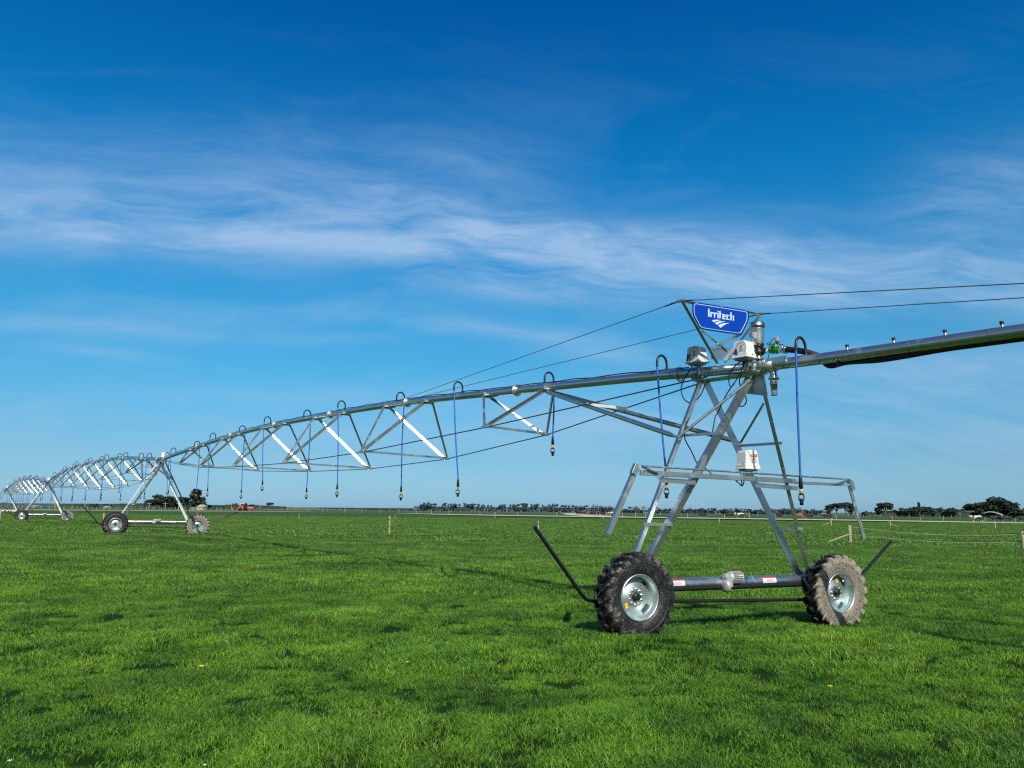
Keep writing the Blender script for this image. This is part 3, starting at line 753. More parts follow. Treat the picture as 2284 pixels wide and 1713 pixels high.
cable([PA(1205, 905, -.15), PA(1190, 1020, -.18), PA(1110, 1160, -.22), PA(1020, 1290, -.25), PA(950, 1420, -.3), PA(885, 1560, -.3), PS(*zB(940, 260), -.35), PS(*zB(925, 350), -.4), PS(*zB(908, 422), -.4)])
cable([PA(1245, 900, -.1), PA(1230, 1010, -.12), PA(1170, 1110, -.15), PA(1160, 1190, -.12), PA(1220, 1330, .0), PA(1245, 1400, .0), PA(1210, 1465, .05), PA(1150, 1472, .1)])
cable([PA(1310, 905, -.12), PA(1315, 980, -.15), PA(1280, 1050, -.2), PA(1180, 1060, -.25), PA(1000, 1075, -.25)])
cable([PB(*zD(1020, 530), -.05), PB(*zD(1030, 680), -.06), PB(*zD(1045, 850), -.08), PB(*zD(1030, 915), -.08), PB(*zD(960, 850), -.08), PB(*zD(900, 775), -.08)], .009)
cable([PB(*zD(1075, 540), -.05), PB(*zD(1090, 690), -.06), PB(*zD(1095, 840), -.08), PB(*zD(1050, 925), -.08), PB(*zD(990, 880), -.08), PB(*zD(880, 775), -.08)], .009)

# ---- stay post (V) above the joint, with cables
sV = .21; PV = M1 + D1 * sV
def V(x, y): return on_plane(*zA(x, y), PV, D1)
VL, VR = V(428, 172), V(1400, 335); VB = M1 + D1 * .28 + Z * 4.16
post = thing('stay_post', VB.copy(), 'galvanised V-shaped stay post standing on the pipe behind the blue sign', 'stay post')
for top, bot, u in ((VL, V(868, 948), E1), (VR, V(965, 915), E1)):
    b = MB(); b.angle(bot, top, u, D1 * (-1 if u is E1 else 1), .055, .006); b.build('post_arm', M['galv' if u is E1 else 'galv_brace'], post)
b = MB(); b.angle(V(690, 560), V(1010, 800), Z, -D1, .04, .005); b.build('post_brace', M['galv'], post)
b = MB(); b.angle(V(830, 770), V(1185, 590), Z, -D1, .04, .005); b.build('post_brace', M['galv'], post)
b = MB(); b.angle(VL + Z * .01, VR + Z * .01, -Z, -D1, .035, .005); b.build('top_rail', M['galv'], post)
b = MB(); b.prism([V(810, 890), V(1040, 905), V(1100, 760), V(800, 740)], D1, .006); b.build('post_plate', M['galv'], post)
for q in (VL, VR):
    b = MB(); b.box(q, .14, .05, .035, (D1, E1, Z)); b.lathe([(-.05, 0), (-.05, .018), (.05, .018), (.05, 0)], q, E1, 10); b.lathe([(-.1, .008), (.1, .008)], q + D1 * .1, D1, 8)
    b.build('cable_clamp', M['stainless'], post, bevel=.003)
for s_, q in ((-1, VL), (1, VR)):
    e = PS(905, 884, .09 * s_)
    a_ = M1 + D1 * 10.6 + E1 * .10 * s_ + Z * 4.76
    far = None
    edge = on_plane(2284, 632 if s_ < 0 else 664, M1 + E1 * (q - M1).dot(E1) * .72, E1)
    d_ = (edge - q); far = q + d_ * (9.0 / abs(d_.dot(D1)))
    b = MB(); b.tube([a_, q], .0065, 8); b.tube([q, far], .0065, 8); b.tube([q + (a_ - q).normalized() * .02, q + (a_ - q).normalized() * .35], .013, 8); b.tube([q, q + (far - q).normalized() * .25], .012, 8)
    b.build('stay_cable', M['rod'], post)

# ---- the sign
def S(x, y, o=0): return on_plane(*zC(x, y), PV - D1 * (.055 + o), D1)
def rounded(poly, r, n=6):
    out = []; k = len(poly)
    for i in range(k):
        p0, p, p1 = (Vector(poly[(i + j) % k]) for j in (-1, 0, 1))
        a = p + (p0 - p).normalized() * r; c = p + (p1 - p).normalized() * r
        for t_ in range(n + 1):
            t_ /= n; out.append(tuple((a * (1 - t_) ** 2 + p * 2 * t_ * (1 - t_) + c * t_ * t_)))
    return out
outer = [(268, 140), (1665, 360), (1660, 610), (1480, 975), (455, 820), (272, 465)]
inner = [(305, 178), (1630, 390), (1625, 600), (1455, 930), (480, 783), (308, 455)]
inner2 = [(318, 193), (1616, 400), (1611, 596), (1445, 915), (488, 770), (321, 452)]
sign = thing('sign', S(960, 560), 'dark blue six-sided sign reading Irritech in pale letters, above the near tower', 'sign')
b = MB(); b.prism([S(*p) for p in rounded(outer, 90)], D1, .006); b.build('sign_panel', M['signnavy'], sign)
b = MB(); b.prism([S(*p, .004) for p in rounded(inner, 75)], D1, .002); b.build('border_line', M['signwhite'], sign)
b = MB(); b.prism([S(*p, .0065) for p in rounded(inner2, 68)], D1, .002); b.build('sign_face', M['signblue'], sign)
let = MB()
def ln(*pts, w=31):
    for (x0, y0), (x1, y1) in zip(pts[:-1], pts[1:]):
        d_ = Vector((x1 - x0, y1 - y0)).normalized(); n_ = Vector((-d_.y, d_.x)) * w / 2; e_ = d_ * (w * .12)
        q = [Vector((x0, y0)) - e_ + n_, Vector((x1, y1)) + e_ + n_, Vector((x1, y1)) + e_ - n_, Vector((x0, y0)) - e_ - n_]
        let.prism([S(v.x, v.y, .009 + .0004 * (len(let.v) // 8 % 7)) for v in q], D1, .0015)
ln((674, 322), (674, 510), w=36)
ln((728, 398), (728, 518)); ln((728, 408), (784, 417), w=26); ln((778, 417), (778, 440), w=20)
ln((815, 412), (815, 530)); ln((815, 423), (868, 431), w=26); ln((864, 431), (864, 452), w=20)
ln((902, 428), (902, 546)); ln((902, 375), (902, 402))
ln((950, 378), (950, 553)); ln((950, 438), (985, 444), w=24)
ln((1022, 450), (1022, 572)); ln((1022, 462), (1086, 472), w=24); ln((1076, 462), (1076, 520), w=24); ln((1022, 510), (1080, 519), w=24); ln((1022, 560), (1088, 570), w=24)
ln((1124, 465), (1124, 586)); ln((1124, 478), (1184, 487), w=24); ln((1124, 574), (1184, 584), w=24)
ln((1220, 408), (1220, 600)); ln((1220, 492), (1290, 502), w=24); ln((1281, 496), (1281, 608))
let.build('lettering', M['signwhite'], sign)
lg = MB()
for poly in ([(745, 602), (800, 590), (880, 586), (972, 598), (900, 612), (840, 630), (800, 652)], [(820, 668), (880, 640), (960, 622), (1088, 624), (1010, 645), (940, 675), (882, 716)], [(903, 735), (960, 695), (1050, 668), (1188, 668), (1110, 692), (1030, 735), (968, 787)]):
    lg.prism([S(x, y, .010) for x, y in poly], D1, .0015)
lg.build('logo', M['signwhite'], sign)
for x, y in ((360, 160), (985, 275), (1585, 372)):
    b = MB(); b.lathe([(0, .011), (.010, .009), (.012, 0)], S(x, y, .004), -D1, 10); b.build('bolt', M['stainless'], sign)

# ---- booster pump, valve and hose on the joint
pump = thing('booster_pump', PS(*zA(1400, 900), .02), 'stainless steel booster pump with black hose and green valve on the pipe joint', 'pump')
PP = lambda x, y, w=.02: PS(*zA(x, y), w)
pc, pt = PP(1392, 880), PP(1392, 440); hh = (pt - pc).length
k = hh / 440.
b = MB(); cy = lambda y: (880 - y) * k
b.lathe([(cy(722), 0), (cy(722), 74 * k), (cy(705), 78 * k), (cy(640), 78 * k), (cy(540), 80 * k), (cy(520), 84 * k), (cy(505), 84 * k), (cy(500), 60 * k)], pc, Z, 28)
b.build('motor', M['stainless'], pump)
b = MB(); b.lathe([(cy(515), 84 * k), (cy(505), 92 * k), (cy(492), 92 * k), (cy(486), 97 * k), (cy(480), 97 * k), (cy(474), 93 * k), (cy(448), 92 * k), (cy(436), 80 * k), (cy(432), 20 * k), (cy(425), 12 * k), (cy(422), 0)], pc, Z, 28); b.build('motor_cap', M['stainless'], pump)
b = MB(); b.bar(pc + Z * cy(600) - D1 * 0 - BX * 78 * k, pc + Z * cy(600) - BX * 112 * k, 60 * k, 62 * k); b.build('terminal_box', M['grey'], pump, bevel=.005)
b = MB(); b.prism([PP(x, y, -.085) for x, y in ((1328, 560), (1372, 555), (1372, 630), (1328, 635))], E1, .002); b.build('nameplate', M['white'], pump)
b = MB(); b.lathe([(cy(850), 40 * k), (cy(840), 66 * k), (cy(785), 70 * k), (cy(775), 52 * k), (cy(750), 50 * k), (cy(745), 66 * k), (cy(722), 66 * k), (cy(720), 0)], pc, Z, 22)
b.tube([PP(1400, 785), PP(1500, 785)], [38 * k, 30 * k], 16); b.lathe([(-.012, 0), (-.012, .045), (.012, .045), (.012, 0)], PP(1470, 787), (PP(1500, 786) - PP(1400, 785)), 18)
b.build('pump_housing', M['black'], pump)
b = MB(); b.lathe([(-.02, .0), (-.02, .07), (.0, .07), (.01, .05), (cy(845), .05), (cy(835), .062), (cy(828), .062)], pc, Z, 20); b.build('pump_flange', M['stainless'], pump)
b = MB(); vx = (PP(1640, 780) - PP(1540, 785)).normalized()
b.tube([PP(1495, 790), PP(1530, 790)], .038, 14); b.build('hose_fitting', M['signwhite'], pump)
b = MB(); b.tube([PP(1525, 785), PP(1560, 780), PP(1600, 776), PP(1650, 778)], [.040, .055, .058, .040], 14)
b.lathe([(0, .062), (.03, .062), (.055, .045), (.075, .040), (.08, 0)], PP(1595, 750), Z, 14)
for q in (-.035, .035): b.lathe([(-.01, .0), (-.01, .066), (.01, .066), (.01, 0)], PP(1592, 778) + vx * q, vx, 6, smooth=False)
vb = b.build('valve', M['green'], pump)
b = MB(); b.lathe([(0, .016), (.06, .016), (.06, .034), (.13, .034), (.13, .02), (.16, .02), (.16, 0)], PP(1628, 735), Z, 12); b.build('solenoid', M['grey'], pump)
b = MB(); b.tube(spline([PP(1630, 640), PP(1580, 640), PP(1540, 690), PP(1525, 760), PP(1518, 850), PP(1500, 940), PP(1470, 985)], 6), .006, 6)
b.tube(spline([PP(1600, 712, -.06), PP(1520, 712, -.1), PP(1494, 700, -.02), PP(1530, 690, .08), PP(1640, 705, .1), PP(1700, 715, .02), PP(1650, 712, -.05)], 6), .006, 6)
b.build('cable', M['cable'], pump)
b = MB(); b.tube([PP(1645, 783), PP(1700, 781)], .036, 14); b.build('hose_fitting', M['alu'], pump)
b = MB(); hp = [PP(1690, 772), PP(1740, 772), PP(1850, 782, .02), PP(1960, 800, .05), PP(2080, 835, .10), PP(2160, 870, .14), PS(1850, 815, .16), PS(1890, 807, .12), PS(1960, 802, .07), PS(2030, 791, .06), PS(2110, 777, .05), PS(2284, 753, .05), PS(2284, 753, .05) - D1 * 6 - Z * .1]
b.tube(spline(hp, 6), .046, 16); b.build('suction_hose', M['cable'], pump)
b = MB()
for x in (1708, 1735): b.lathe([(-.008, .053), (-.008, .060), (.008, .060), (.008, .053)], PP(x, 773), (PP(1760, 776) - PP(1690, 772)), 18)
b.build('hose_clamp', M['stainless'], pump)
# drain outlet hanging below the pipe
dr = thing('drain_outlet', PS(*zA(1570, 1020), 0), 'short stainless drain outlet with clamp ring hanging below the pipe joint', 'pipe outlet')
q = PS(*zA(1572, 1000), 0); kk = .01
b = MB(); b.lathe([(0, .052), (-.12, .052), (-.125, .062), (-.16, .062), (-.165, .055), (-.24, .055), (-.245, .060), (-.26, .060), (-.265, .052), (-.415, .050), (-.425, .054), (-.43, .050), (-.43, .044), (-.30, .044)], q, Z, 22); b.build('outlet_pipe', M['stainless'], dr)
b = MB(); b.lathe([(-.150, .06), (-.150, .076), (-.180, .076), (-.180, .06)], q, Z, 22); b.box(q - Z * .165 + BX * .085, .05, .03, .03, (BX, NB, Z)); b.build('clamp_ring', M['stainless'], dr)

# ================================================================== SPANS
def zspline(tab):
    xs, zs = zip(*tab)
    def f(s):
        i = 0
        while i < len(xs) - 2 and s > xs[i + 1]: i += 1
        j = max(0, i - 1); k2 = min(len(xs) - 1, i + 2)
        h = xs[i + 1] - xs[i]; t_ = (s - xs[i]) / h
        m0 = (zs[i + 1] - zs[j]) / (xs[i + 1] - xs[j]) * h; m1 = (zs[k2] - zs[i]) / (xs[k2] - xs[i]) * h
        return (2 * t_ ** 3 - 3 * t_ ** 2 + 1) * zs[i] + (t_ ** 3 - 2 * t_ ** 2 + t_) * m0 + (-2 * t_ ** 3 + 3 * t_ ** 2) * zs[i + 1] + (t_ ** 3 - t_ ** 2) * m1
    return f
Z1 = zspline([(-16, 3.70), (-8, 3.88), (-4.15, 3.97), (-1.3, 4.03), (.15, 4.09), (1.94, 4.21), (5.85, 4.42), (11.2, 4.68), (18, 4.83), (23, 4.86), (27.1, 4.78), (31.3, 4.63), (35.7, 4.44), (38, 4.33)])
Z2 = zspline([(0, 4.33), (6, 4.66), (11, 4.92), (17, 5.06), (24, 5.13), (32, 5.07), (39.3, 4.82), (44.5, 4.45), (47.9, 4.16)])
Z3 = zspline([(0, 4.16), (7, 4.55), (13, 4.86), (19.6, 5.02), (27, 5.07), (34.8, 4.95), (41, 4.6), (48, 4.15)])
HB_ = Vector((.13, -.797, .59)); HC_ = Vector((.094, -.99, -.105))
def span(A, D, E, zf, L, nodes, lab, s0=0.0, name='irrigator_span'):
    P = lambda s, w=0, dz=0: A + D * s + E * w + Z * (zf(s) + dz)
    root = thing(name, P(L / 2), lab, 'irrigator span', 'truss spans of the irrigator')
    half = (SUN + (EYE - P(L / 2)).normalized()).normalized()
    n = int(L / .8)
    b = MB(); b.tube([P(s0 + (L - s0) * i / n) for i in range(n + 1)], .084, 20); pipe = b.build('pipe', M['galv_pipe'], root)
    # joints and outlet stubs
    b = MB()
    for i, (s, w, dz) in enumerate(nodes):
        b.lathe([(-.03, .084), (-.03, .115), (-.008, .118), (-.008, .140), (.012, .140), (.012, .115), (.05, .112), (.05, .084)], P(s, 0), D, 20, smooth=False)
    if len(nodes): b.build('pipe_flange', M['galv'], root)
    # cable lying along the top
    b = MB(); m_ = int(L / .5)
    b.tube([P(s0 + .9 + (L - s0 - 1.5) * i / m_, .02 * math.sin(i * 1.7) - .02, .096 + .010 * math.sin(i * 2.3 + .5 * math.sin(i))) for i in range(m_ + 1)], .011, 6); b.build('power_cable', M['cable'], root)
    if not nodes: return root
    for i, (s, w, z) in enumerate(nodes):
        NL, NR = A + D * s - E * w + Z * z, A + D * s + E * w + Z * (z - .06)
        for sd, N_ in ((-1, NL), (1, NR)):
            for q in (-1, 1):
                top = P(s + 1.10 * q, .10 * sd, -.07)
                d_ = (N_ - top).normalized()
                l = MB()
                if sd > 0 and q > 0:
                    nrm = (half - d_ * half.dot(d_)).normalized(); u = d_.cross(nrm); wd = .075
                    l.angle(top, N_, u, -nrm, wd, .006)
                    l.build('brace', M['galv_brace'], root)
                else:
                    u = E * sd; v = D * q
                    l.angle(top, N_, u, v, .058, .006); l.build('brace', M['galv'], root)
        for q in (-1, 1):
            l = MB(); c_ = P(s + 1.10 * q, 0, -.075)
            l.prism([c_ - E * .16 + D * .10 * q, c_ + E * .16 + D * .10 * q, c_ + E * .13 - D * .22 * q, c_ - E * .13 - D * .22 * q], Z, .008)
            l.box(c_ + Z * .02, .03, .24, .12, (D, E, Z)); l.build('bracket', M['galv'], root)
        l = MB(); l.bar(NL - E * .05, NR + E * .05, .035, .05); l.build('cross_strut', M['galv'], root)
        l = MB()
        for N_ in (NL, NR): l.box(N_ - Z * .02, .20, .09, .05, (D, E, Z))
        l.build('node_plate', M['galv'], root)
    for sd in (-1, 1):
        pts = [P(.45, .10 * sd, -.10)] + [A + D * s + E * w * sd + Z * (z - .03 - (.06 if sd > 0 else 0)) for s, w, z in nodes] + [P(L - .4, .10 * sd, -.12)]
        l = MB(); l.tube(pts, .0125, 8); l.build('truss_rod', M['rod'], root)
    return root
N1 = [(5.80, .83, 3.56), (10.73, 1.29, 3.26), (15.76, 1.46, 3.17), (20.78, 1.45, 3.25), (25.98, 1.22, 3.43), (31.1, .78, 3.78)]
span(M1, D1, E1, Z1, 37.9, N1, 'nearest truss span of the irrigator, from the signed tower to the second tower', .0)
N2 = [(5.0 + 5.4 * i, w, z) for i, (w, z) in enumerate(((.85, 3.72), (1.25, 3.48), (1.45, 3.25), (1.55, 3.18), (1.55, 3.18), (1.40, 3.30), (1.15, 3.50), (.8, 3.75)))]
span(M2, D2, E2, Z2, 47.9, N2, 'second truss span, arching between the second and third towers')
span(M3, D2, E2, Z3, 48.0, [(s, w, z - .05) for s, w, z in N2], 'third truss span, the small arch at the left edge')
# overhang pipe towards the camera's right
oh = thing('overhang_pipe', M1 + Z * 4.05, 'galvanised overhang pipe rising out of the right edge of the frame', 'overhang pipe')
P = lambda s, w=0, dz=0: M1 + D1 * s + E1 * w + Z * (Z1(s) + dz)
b = MB(); b.tube([P(-.0 - .4 * i) for i in range(28)], .084, 24); b.build('pipe', M['galv_pipe'], oh)
for x in (1889, 1994, 2110, 2239):
    s = (PS(x, 800) - M1).dot(D1)
    for xx in range(4):
        q = on_plane(x, 770, M1, E1); s = (q - M1).dot(D1)
    b = MB(); b.lathe([(0, .020), (.055, .020), (.055, 0)], P(s, 0, .075), Z, 12); o_ = b.build('outlet_stub', M['stainless'], oh)
    b = MB(); b.lathe([(.050, 0), (.050, .025), (.078, .025), (.080, 0)], P(s, 0, .075), Z, 12); b.build('plug', M['blackp'], o_)
for x in (1873, 2031, 2216):
    s = (on_plane(x, 790, M1, E1) - M1).dot(D1)
    b = MB(); b.lathe([(-.003, .085), (-.003, .088), (.003, .088), (.003, .085)], P(s), D1, 24); b.build('cable_tie', M['rod'], oh)
s = (on_plane(1868, 800, M1, E1) - M1).dot(D1)
b = MB(); b.lathe([(-.075, .02), (-.11, .03), (-.14, .03), (-.15, .012), (-.16, 0)], P(s), Z, 8); b.build('drain_plug', M['blackp'], oh)
b = MB(); b.lathe([(-.02, .084), (-.02, .11), (.25, .105), (.30, .084)], P(-.75), D1, 24); b.box(P(-.85, -.09, .05), .35, .02, .09, (D1, E1, Z)); b.build('pipe_saddle', M['galv'], oh)
for dx in (-.3, .05):
    pass

# ================================================================== DROP HOSES
ORD = ['first', 'second', 'third', 'fourth', 'fifth', 'sixth', 'seventh', 'eighth', 'ninth', 'tenth', 'eleventh', 'twelfth', 'thirteenth', 'fourteenth']
def drop(A, D, E, zf, s, side, zb, label, group, lean=0.0):
    P = lambda w, dz: A + D * s + E * w + Z * (zf(s) + dz)
    root = thing('drop_hose', P(0, .08), label, 'drop hose', group)
    R_ = .125; w1 = side * 2 * R_
    b = MB(); g = [P(0, .07), P(0, .17)]
    for i in range(0, 9):
        a = PI * i / 8; g.append(P(side * (R_ - R_ * math.cos(a)), .20 + R_ * math.sin(a) * 1.1))
    g.append(P(w1, .12)); b.tube(g, .021, 10); b.lathe([(0, .027), (.05, .027), (.05, .02)], P(0, .07), Z, 8); b.build('gooseneck', M['blackp'], root)
    top = P(w1, .16); bot = A + D * (s + lean) + E * (w1 + .02 * side) + Z * (zb + .40)
    ww = .03 * math.sin(s * 7)
    b = MB(); b.tube(spline([top, top * .9 + bot * .1 + E * ww * .3, top * .5 + bot * .5 + E * ww, bot * .97 + top * .03, bot], 6), .0165, 8); b.build('hose', M['blue'], root)
    b = MB(); b.lathe([(.0, .018), (-.02, .024), (-.17, .032), (-.18, .020), (-.19, .0)], bot + Z * .01, Z, 12); b.build('hose_weight', M['blackp'], root)
    b = MB(); b.lathe([(-.175, .021), (-.18, .029), (-.205, .026), (-.225, .018), (-.24, .018)], bot, Z, 10); b.build('pressure_regulator', M['yellow'], root)
    b = MB(); b.lathe([(-.225, 0), (-.225, .018), (-.245, .040), (-.255, .034), (-.262, .0)], bot, Z, 12)
    for sg in (-1, 1):
        b.tube(spline([bot - Z * .25 + BX * .03 * sg, bot - Z * .275 + BX * .050 * sg, bot - Z * .32 + BX * .048 * sg, bot - Z * .345 + BX * .022 * sg], 4), .008, 6)
    b.lathe([(-.305, 0), (-.308, .030), (-.325, .033), (-.345, .028), (-.355, .028), (-.40, .026), (-.405, 0)], bot, Z, 12)
    b.build('sprinkler_head', M['blackp'], root)
    return root
G1, G2_, G3 = 'drop hoses under the nearest span', 'drop hoses under the second span', 'drop hoses under the third span'
drop(M1, D1, E1, Z1, -1.30, -1, 1.90, 'blue drop hose to the right of the near tower, hanging from the overhang pipe', G1, .02)
drop(M1, D1, E1, Z1, 1.42, -1, 2.01, 'blue drop hose just left of the near tower, beside the letter K box', G1, -.17)
S1 = [4.83, 8.0, 11.35, 14.7, 18.05, 21.3, 25.0, 28.3, 31.75, 35.2, 37.5]
ZB1 = [2.93, 2.08, 2.01, 2.11, 2.07, 2.37, 2.12, 2.22, 2.12, 2.20, 2.17]
DSC = ['short blue drop hose ending above the cow paddock', 'long blue drop hose in front of the pipe', 'blue drop hose hanging behind the pipe', 'blue drop hose in front of the pipe', 'blue drop hose hanging behind the pipe', 'shorter blue drop hose in front of the pipe', 'blue drop hose hanging behind the pipe', 'blue drop hose in front of the pipe', 'blue drop hose hanging behind the pipe', 'blue drop hose just right of the second tower', 'blue drop hose inside the second tower legs']
for i, (s, zb) in enumerate(zip(S1, ZB1)):
    drop(M1, D1, E1, Z1, s, 1 if i % 2 == 0 else -1, zb, '%s, %s from the near tower' % (DSC[i], ORD[i + 1]), G1, (-.28 if i % 2 else .06) if i not in (0, 1) else (-.3 if i == 1 else .05))
for k_, (A_, zf_, g_, nm) in enumerate(((M2, Z2, G2_, 'second'), (M3, Z3, G3, 'third'))):
    for i in range(14):
        s = 2.6 + 3.32 * i
        drop(A_, D2, E2, zf_, s, -1 if i % 2 == 0 else 1, (2.62 if i == 3 and k_ == 0 else 2.15 + .06 * math.sin(i * 2.1)), 'small dark blue drop hose under the %s span, %s from its right end' % (nm, ORD[i]), g_, -.3 if i % 2 == 0 else 0)

# ================================================================== FENCES AND POSTS
def post_mesh(b, c, h, w, tilt=(0, 0), rnd=True, mi=0):
    c = Vector(c); top = c + Vector((tilt[0] * h, tilt[1] * h, h))
    b.tube([c - Z * .1, c + (top - c) * .5, top - Z * .015, top], [w / 2, w / 2 * .98, w / 2 * .95, w / 2 * .8], 9 if rnd else 4, mi=mi)
def field_post(name, px, ytop, ybot, label, w=.11, stay=None, ins=(), cat='fence post', gap=1.0, group=None):
    Y = H * 1739. / max(4, (ybot - hor(px))); 
    p = at(px, Y); p.z = ground_z(p.x, p.y); h = (ybot - ytop) / 1739. * Y * gap
    root = thing(name, p, label, cat, group)
    b = MB(); post_mesh(b, p, h, w, (random.uniform(-.02, .02), random.uniform(-.02, .02))); o = b.build('post', M['wood'], root)
    if stay:
        q = at(stay[0], Y * (1 if len(stay) < 3 else stay[2])); q.z = ground_z(q.x, q.y) + .04
        b = MB(); b.tube([p + Z * (h * .52), q], [.045, .04], 8); b.build('stay', M['wood'], root)
    for k, zz in enumerate(ins):
        b = MB(); c = p + Z * (h * zz) - Vector((.01, w / 2 + .02, 0)); b.lathe([(-.03, 0), (-.03, .028), (.03, .028), (.03, 0)], c, Vector((0, 1, 0)), 8); b.build('insulator', M['blackp'], root)
    return root, p, h
field_post('fence_post', 870, 1152, 1194, 'lone wooden post with black insulators in the middle of the field', .13, ins=(.82, .45))
field_post('thin_stake', 882, 1147, 1160, 'thin pale stake far behind the lone middle post', .07)
field_post('thin_stake', 668, 1145, 1159, 'thin pale stake in the field to the right of the second tower', .09)
field_post('fence_post', 1201, 1162, 1201, 'wooden post partly hidden by the tip of the black guard rod', .10, ins=(.86,))
field_post('fence_post', 1104, 1142, 1157, 'short wooden post at the lane edge, left of the side lane', .16)
field_post('fence_post', 1603, 1154, 1166, 'short wooden post below the first cows, seen between the tower legs', .16)
field_post('fence_post', 1852, 1157, 1174, 'wooden post with a stay leaning left, behind the near tower boom end', .2, stay=(1831, 0))
r1, p1, h1 = field_post('fence_post', 1892, 1171, 1211, 'weathered gate post with a long stay leaning left, near the right wheel', .21, stay=(1836, 0, .98))
field_post('fence_post', 1983, 1161, 1176, 'wooden post with a stay leaning right, behind the electric tapes', .17, stay=(2006, 0))
field_post('fence_post', 2216, 1166, 1180, 'short wooden post below the right hand cows', .15)
r2, p2, h2 = field_post('fence_post', 2275, 1184, 1224, 'weathered wooden post at the right edge of the frame', .18, ins=(.9,))
field_post('fence_post', 233, 1145, 1163, 'short wooden post with insulator just behind the left wheel of the second tower', .2, ins=(.4,))
field_post('fence_post', 2, 1138, 1162, 'wooden post at the far left edge', .2)
field_post('fence_post', 1368, 1152, 1157, 'small wooden post on the lane edge by the side lane', .14)
field_post('fence_post', 1345, 1153, 1157.5, 'small wooden post on the lane edge left of the boom arm', .14)
field_post('fence_post', 440, 1141, 1149, 'small stake sticking up behind the right wheel of the second tower', .1)
M['tape'] = simple('cream_tape', (.50, .52, .36), .6)
for nm, za_, zb_, sag in (('upper', .93, .86, .24), ('lower', .52, .42, .20)):
    t_ = thing('electric_tape', (p1 + p2) / 2 + Z * .6, 'pale sagging electric fence tape, %s of two, at the right of the field' % nm, 'fence tape', 'electric tapes between two posts')
    b = MB(); a, c = p1 + Z * h1 * za_, p2 + Z * h2 * zb_
    b.tube([a + (c - a) * (i / 24) - Z * (sag * 4 * (i / 24) * (1 - i / 24)) for i in range(25)], .009, 6); b.build('tape', M['tape'], t_)
    b = MB(); b.tube([c, c - (c - a) * .07], .016, 8); b.build('gate_handle', M['blackp'], t_)
def fence(label, segs, n, h, w, wires=3, name='wire_fence', mat='wood', wr=.010, jit=.3, extra=None):
    """segs = list of (px, Y) along the fence, n posts"""
    P_ = [at(px, Y) for px, Y in segs]; cum = [0]
    for a, c in zip(P_[:-1], P_[1:]): cum.append(cum[-1] + (c - a).length)
    def pt(d_):
        i = 0
        while i < len(cum) - 2 and d_ > cum[i + 1]: i += 1
        return P_[i] + (P_[i + 1] - P_[i]) * ((d_ - cum[i]) / (cum[i + 1] - cum[i]))
    root = thing(name, P_[0], label, 'fence')
    for i in range(n):
        d_ = cum[-1] * (i + (random.uniform(-jit, jit) if 0 < i < n - 1 else 0)) / (n - 1)
        b = MB(); post_mesh(b, pt(max(0, min(cum[-1], d_))), h * random.uniform(.9, 1.1), w); b.build('post', M[mat], root)
    for k in range(wires):
        b = MB(); z = h * (.92 - .26 * k); b.tube([p + Z * z for p in P_], wr, 4); b.build('wire', M['rod'], root)
    return root
fence('post and wire fence behind the lane, cows walking along it', [(2700, 140), (2284, 163), (1900, 182), (1440, 200)], 19, 1.15, .15)
fence('post and wire fence along the far side of the lane, middle of the field', [(1330, 212), (1150, 222), (1000, 240), (860, 275), (690, 310)], 13, 1.25, .16)
fence('left fence of the side lane, close-set pale posts running away', [(1352, 205), (1316, 260), (1288, 330), (1274, 420)], 14, 1.2, .16)
fence('right fence of the side lane, close-set pale posts', [(1440, 196), (1400, 214), (1352, 262), (1310, 330), (1290, 420)], 18, 1.3, .17)
fence('long post and wire fence behind the dry verge on the left', [(-160, 285), (150, 292), (400, 305), (540, 330)], 46, 1.25, .16, wires=4)
fence('second row of fence posts far behind the left verge', [(-160, 420), (200, 420), (540, 430)], 40, 1.3, .18)
fence('far fence across the paddock behind the lane', [(600, 430), (900, 420), (1250, 430)], 30, 1.2, .17)
fence('far fence at the foot of the right hand trees', [(1440, 330), (1900, 330), (2400, 320)], 34, 1.2, .16)

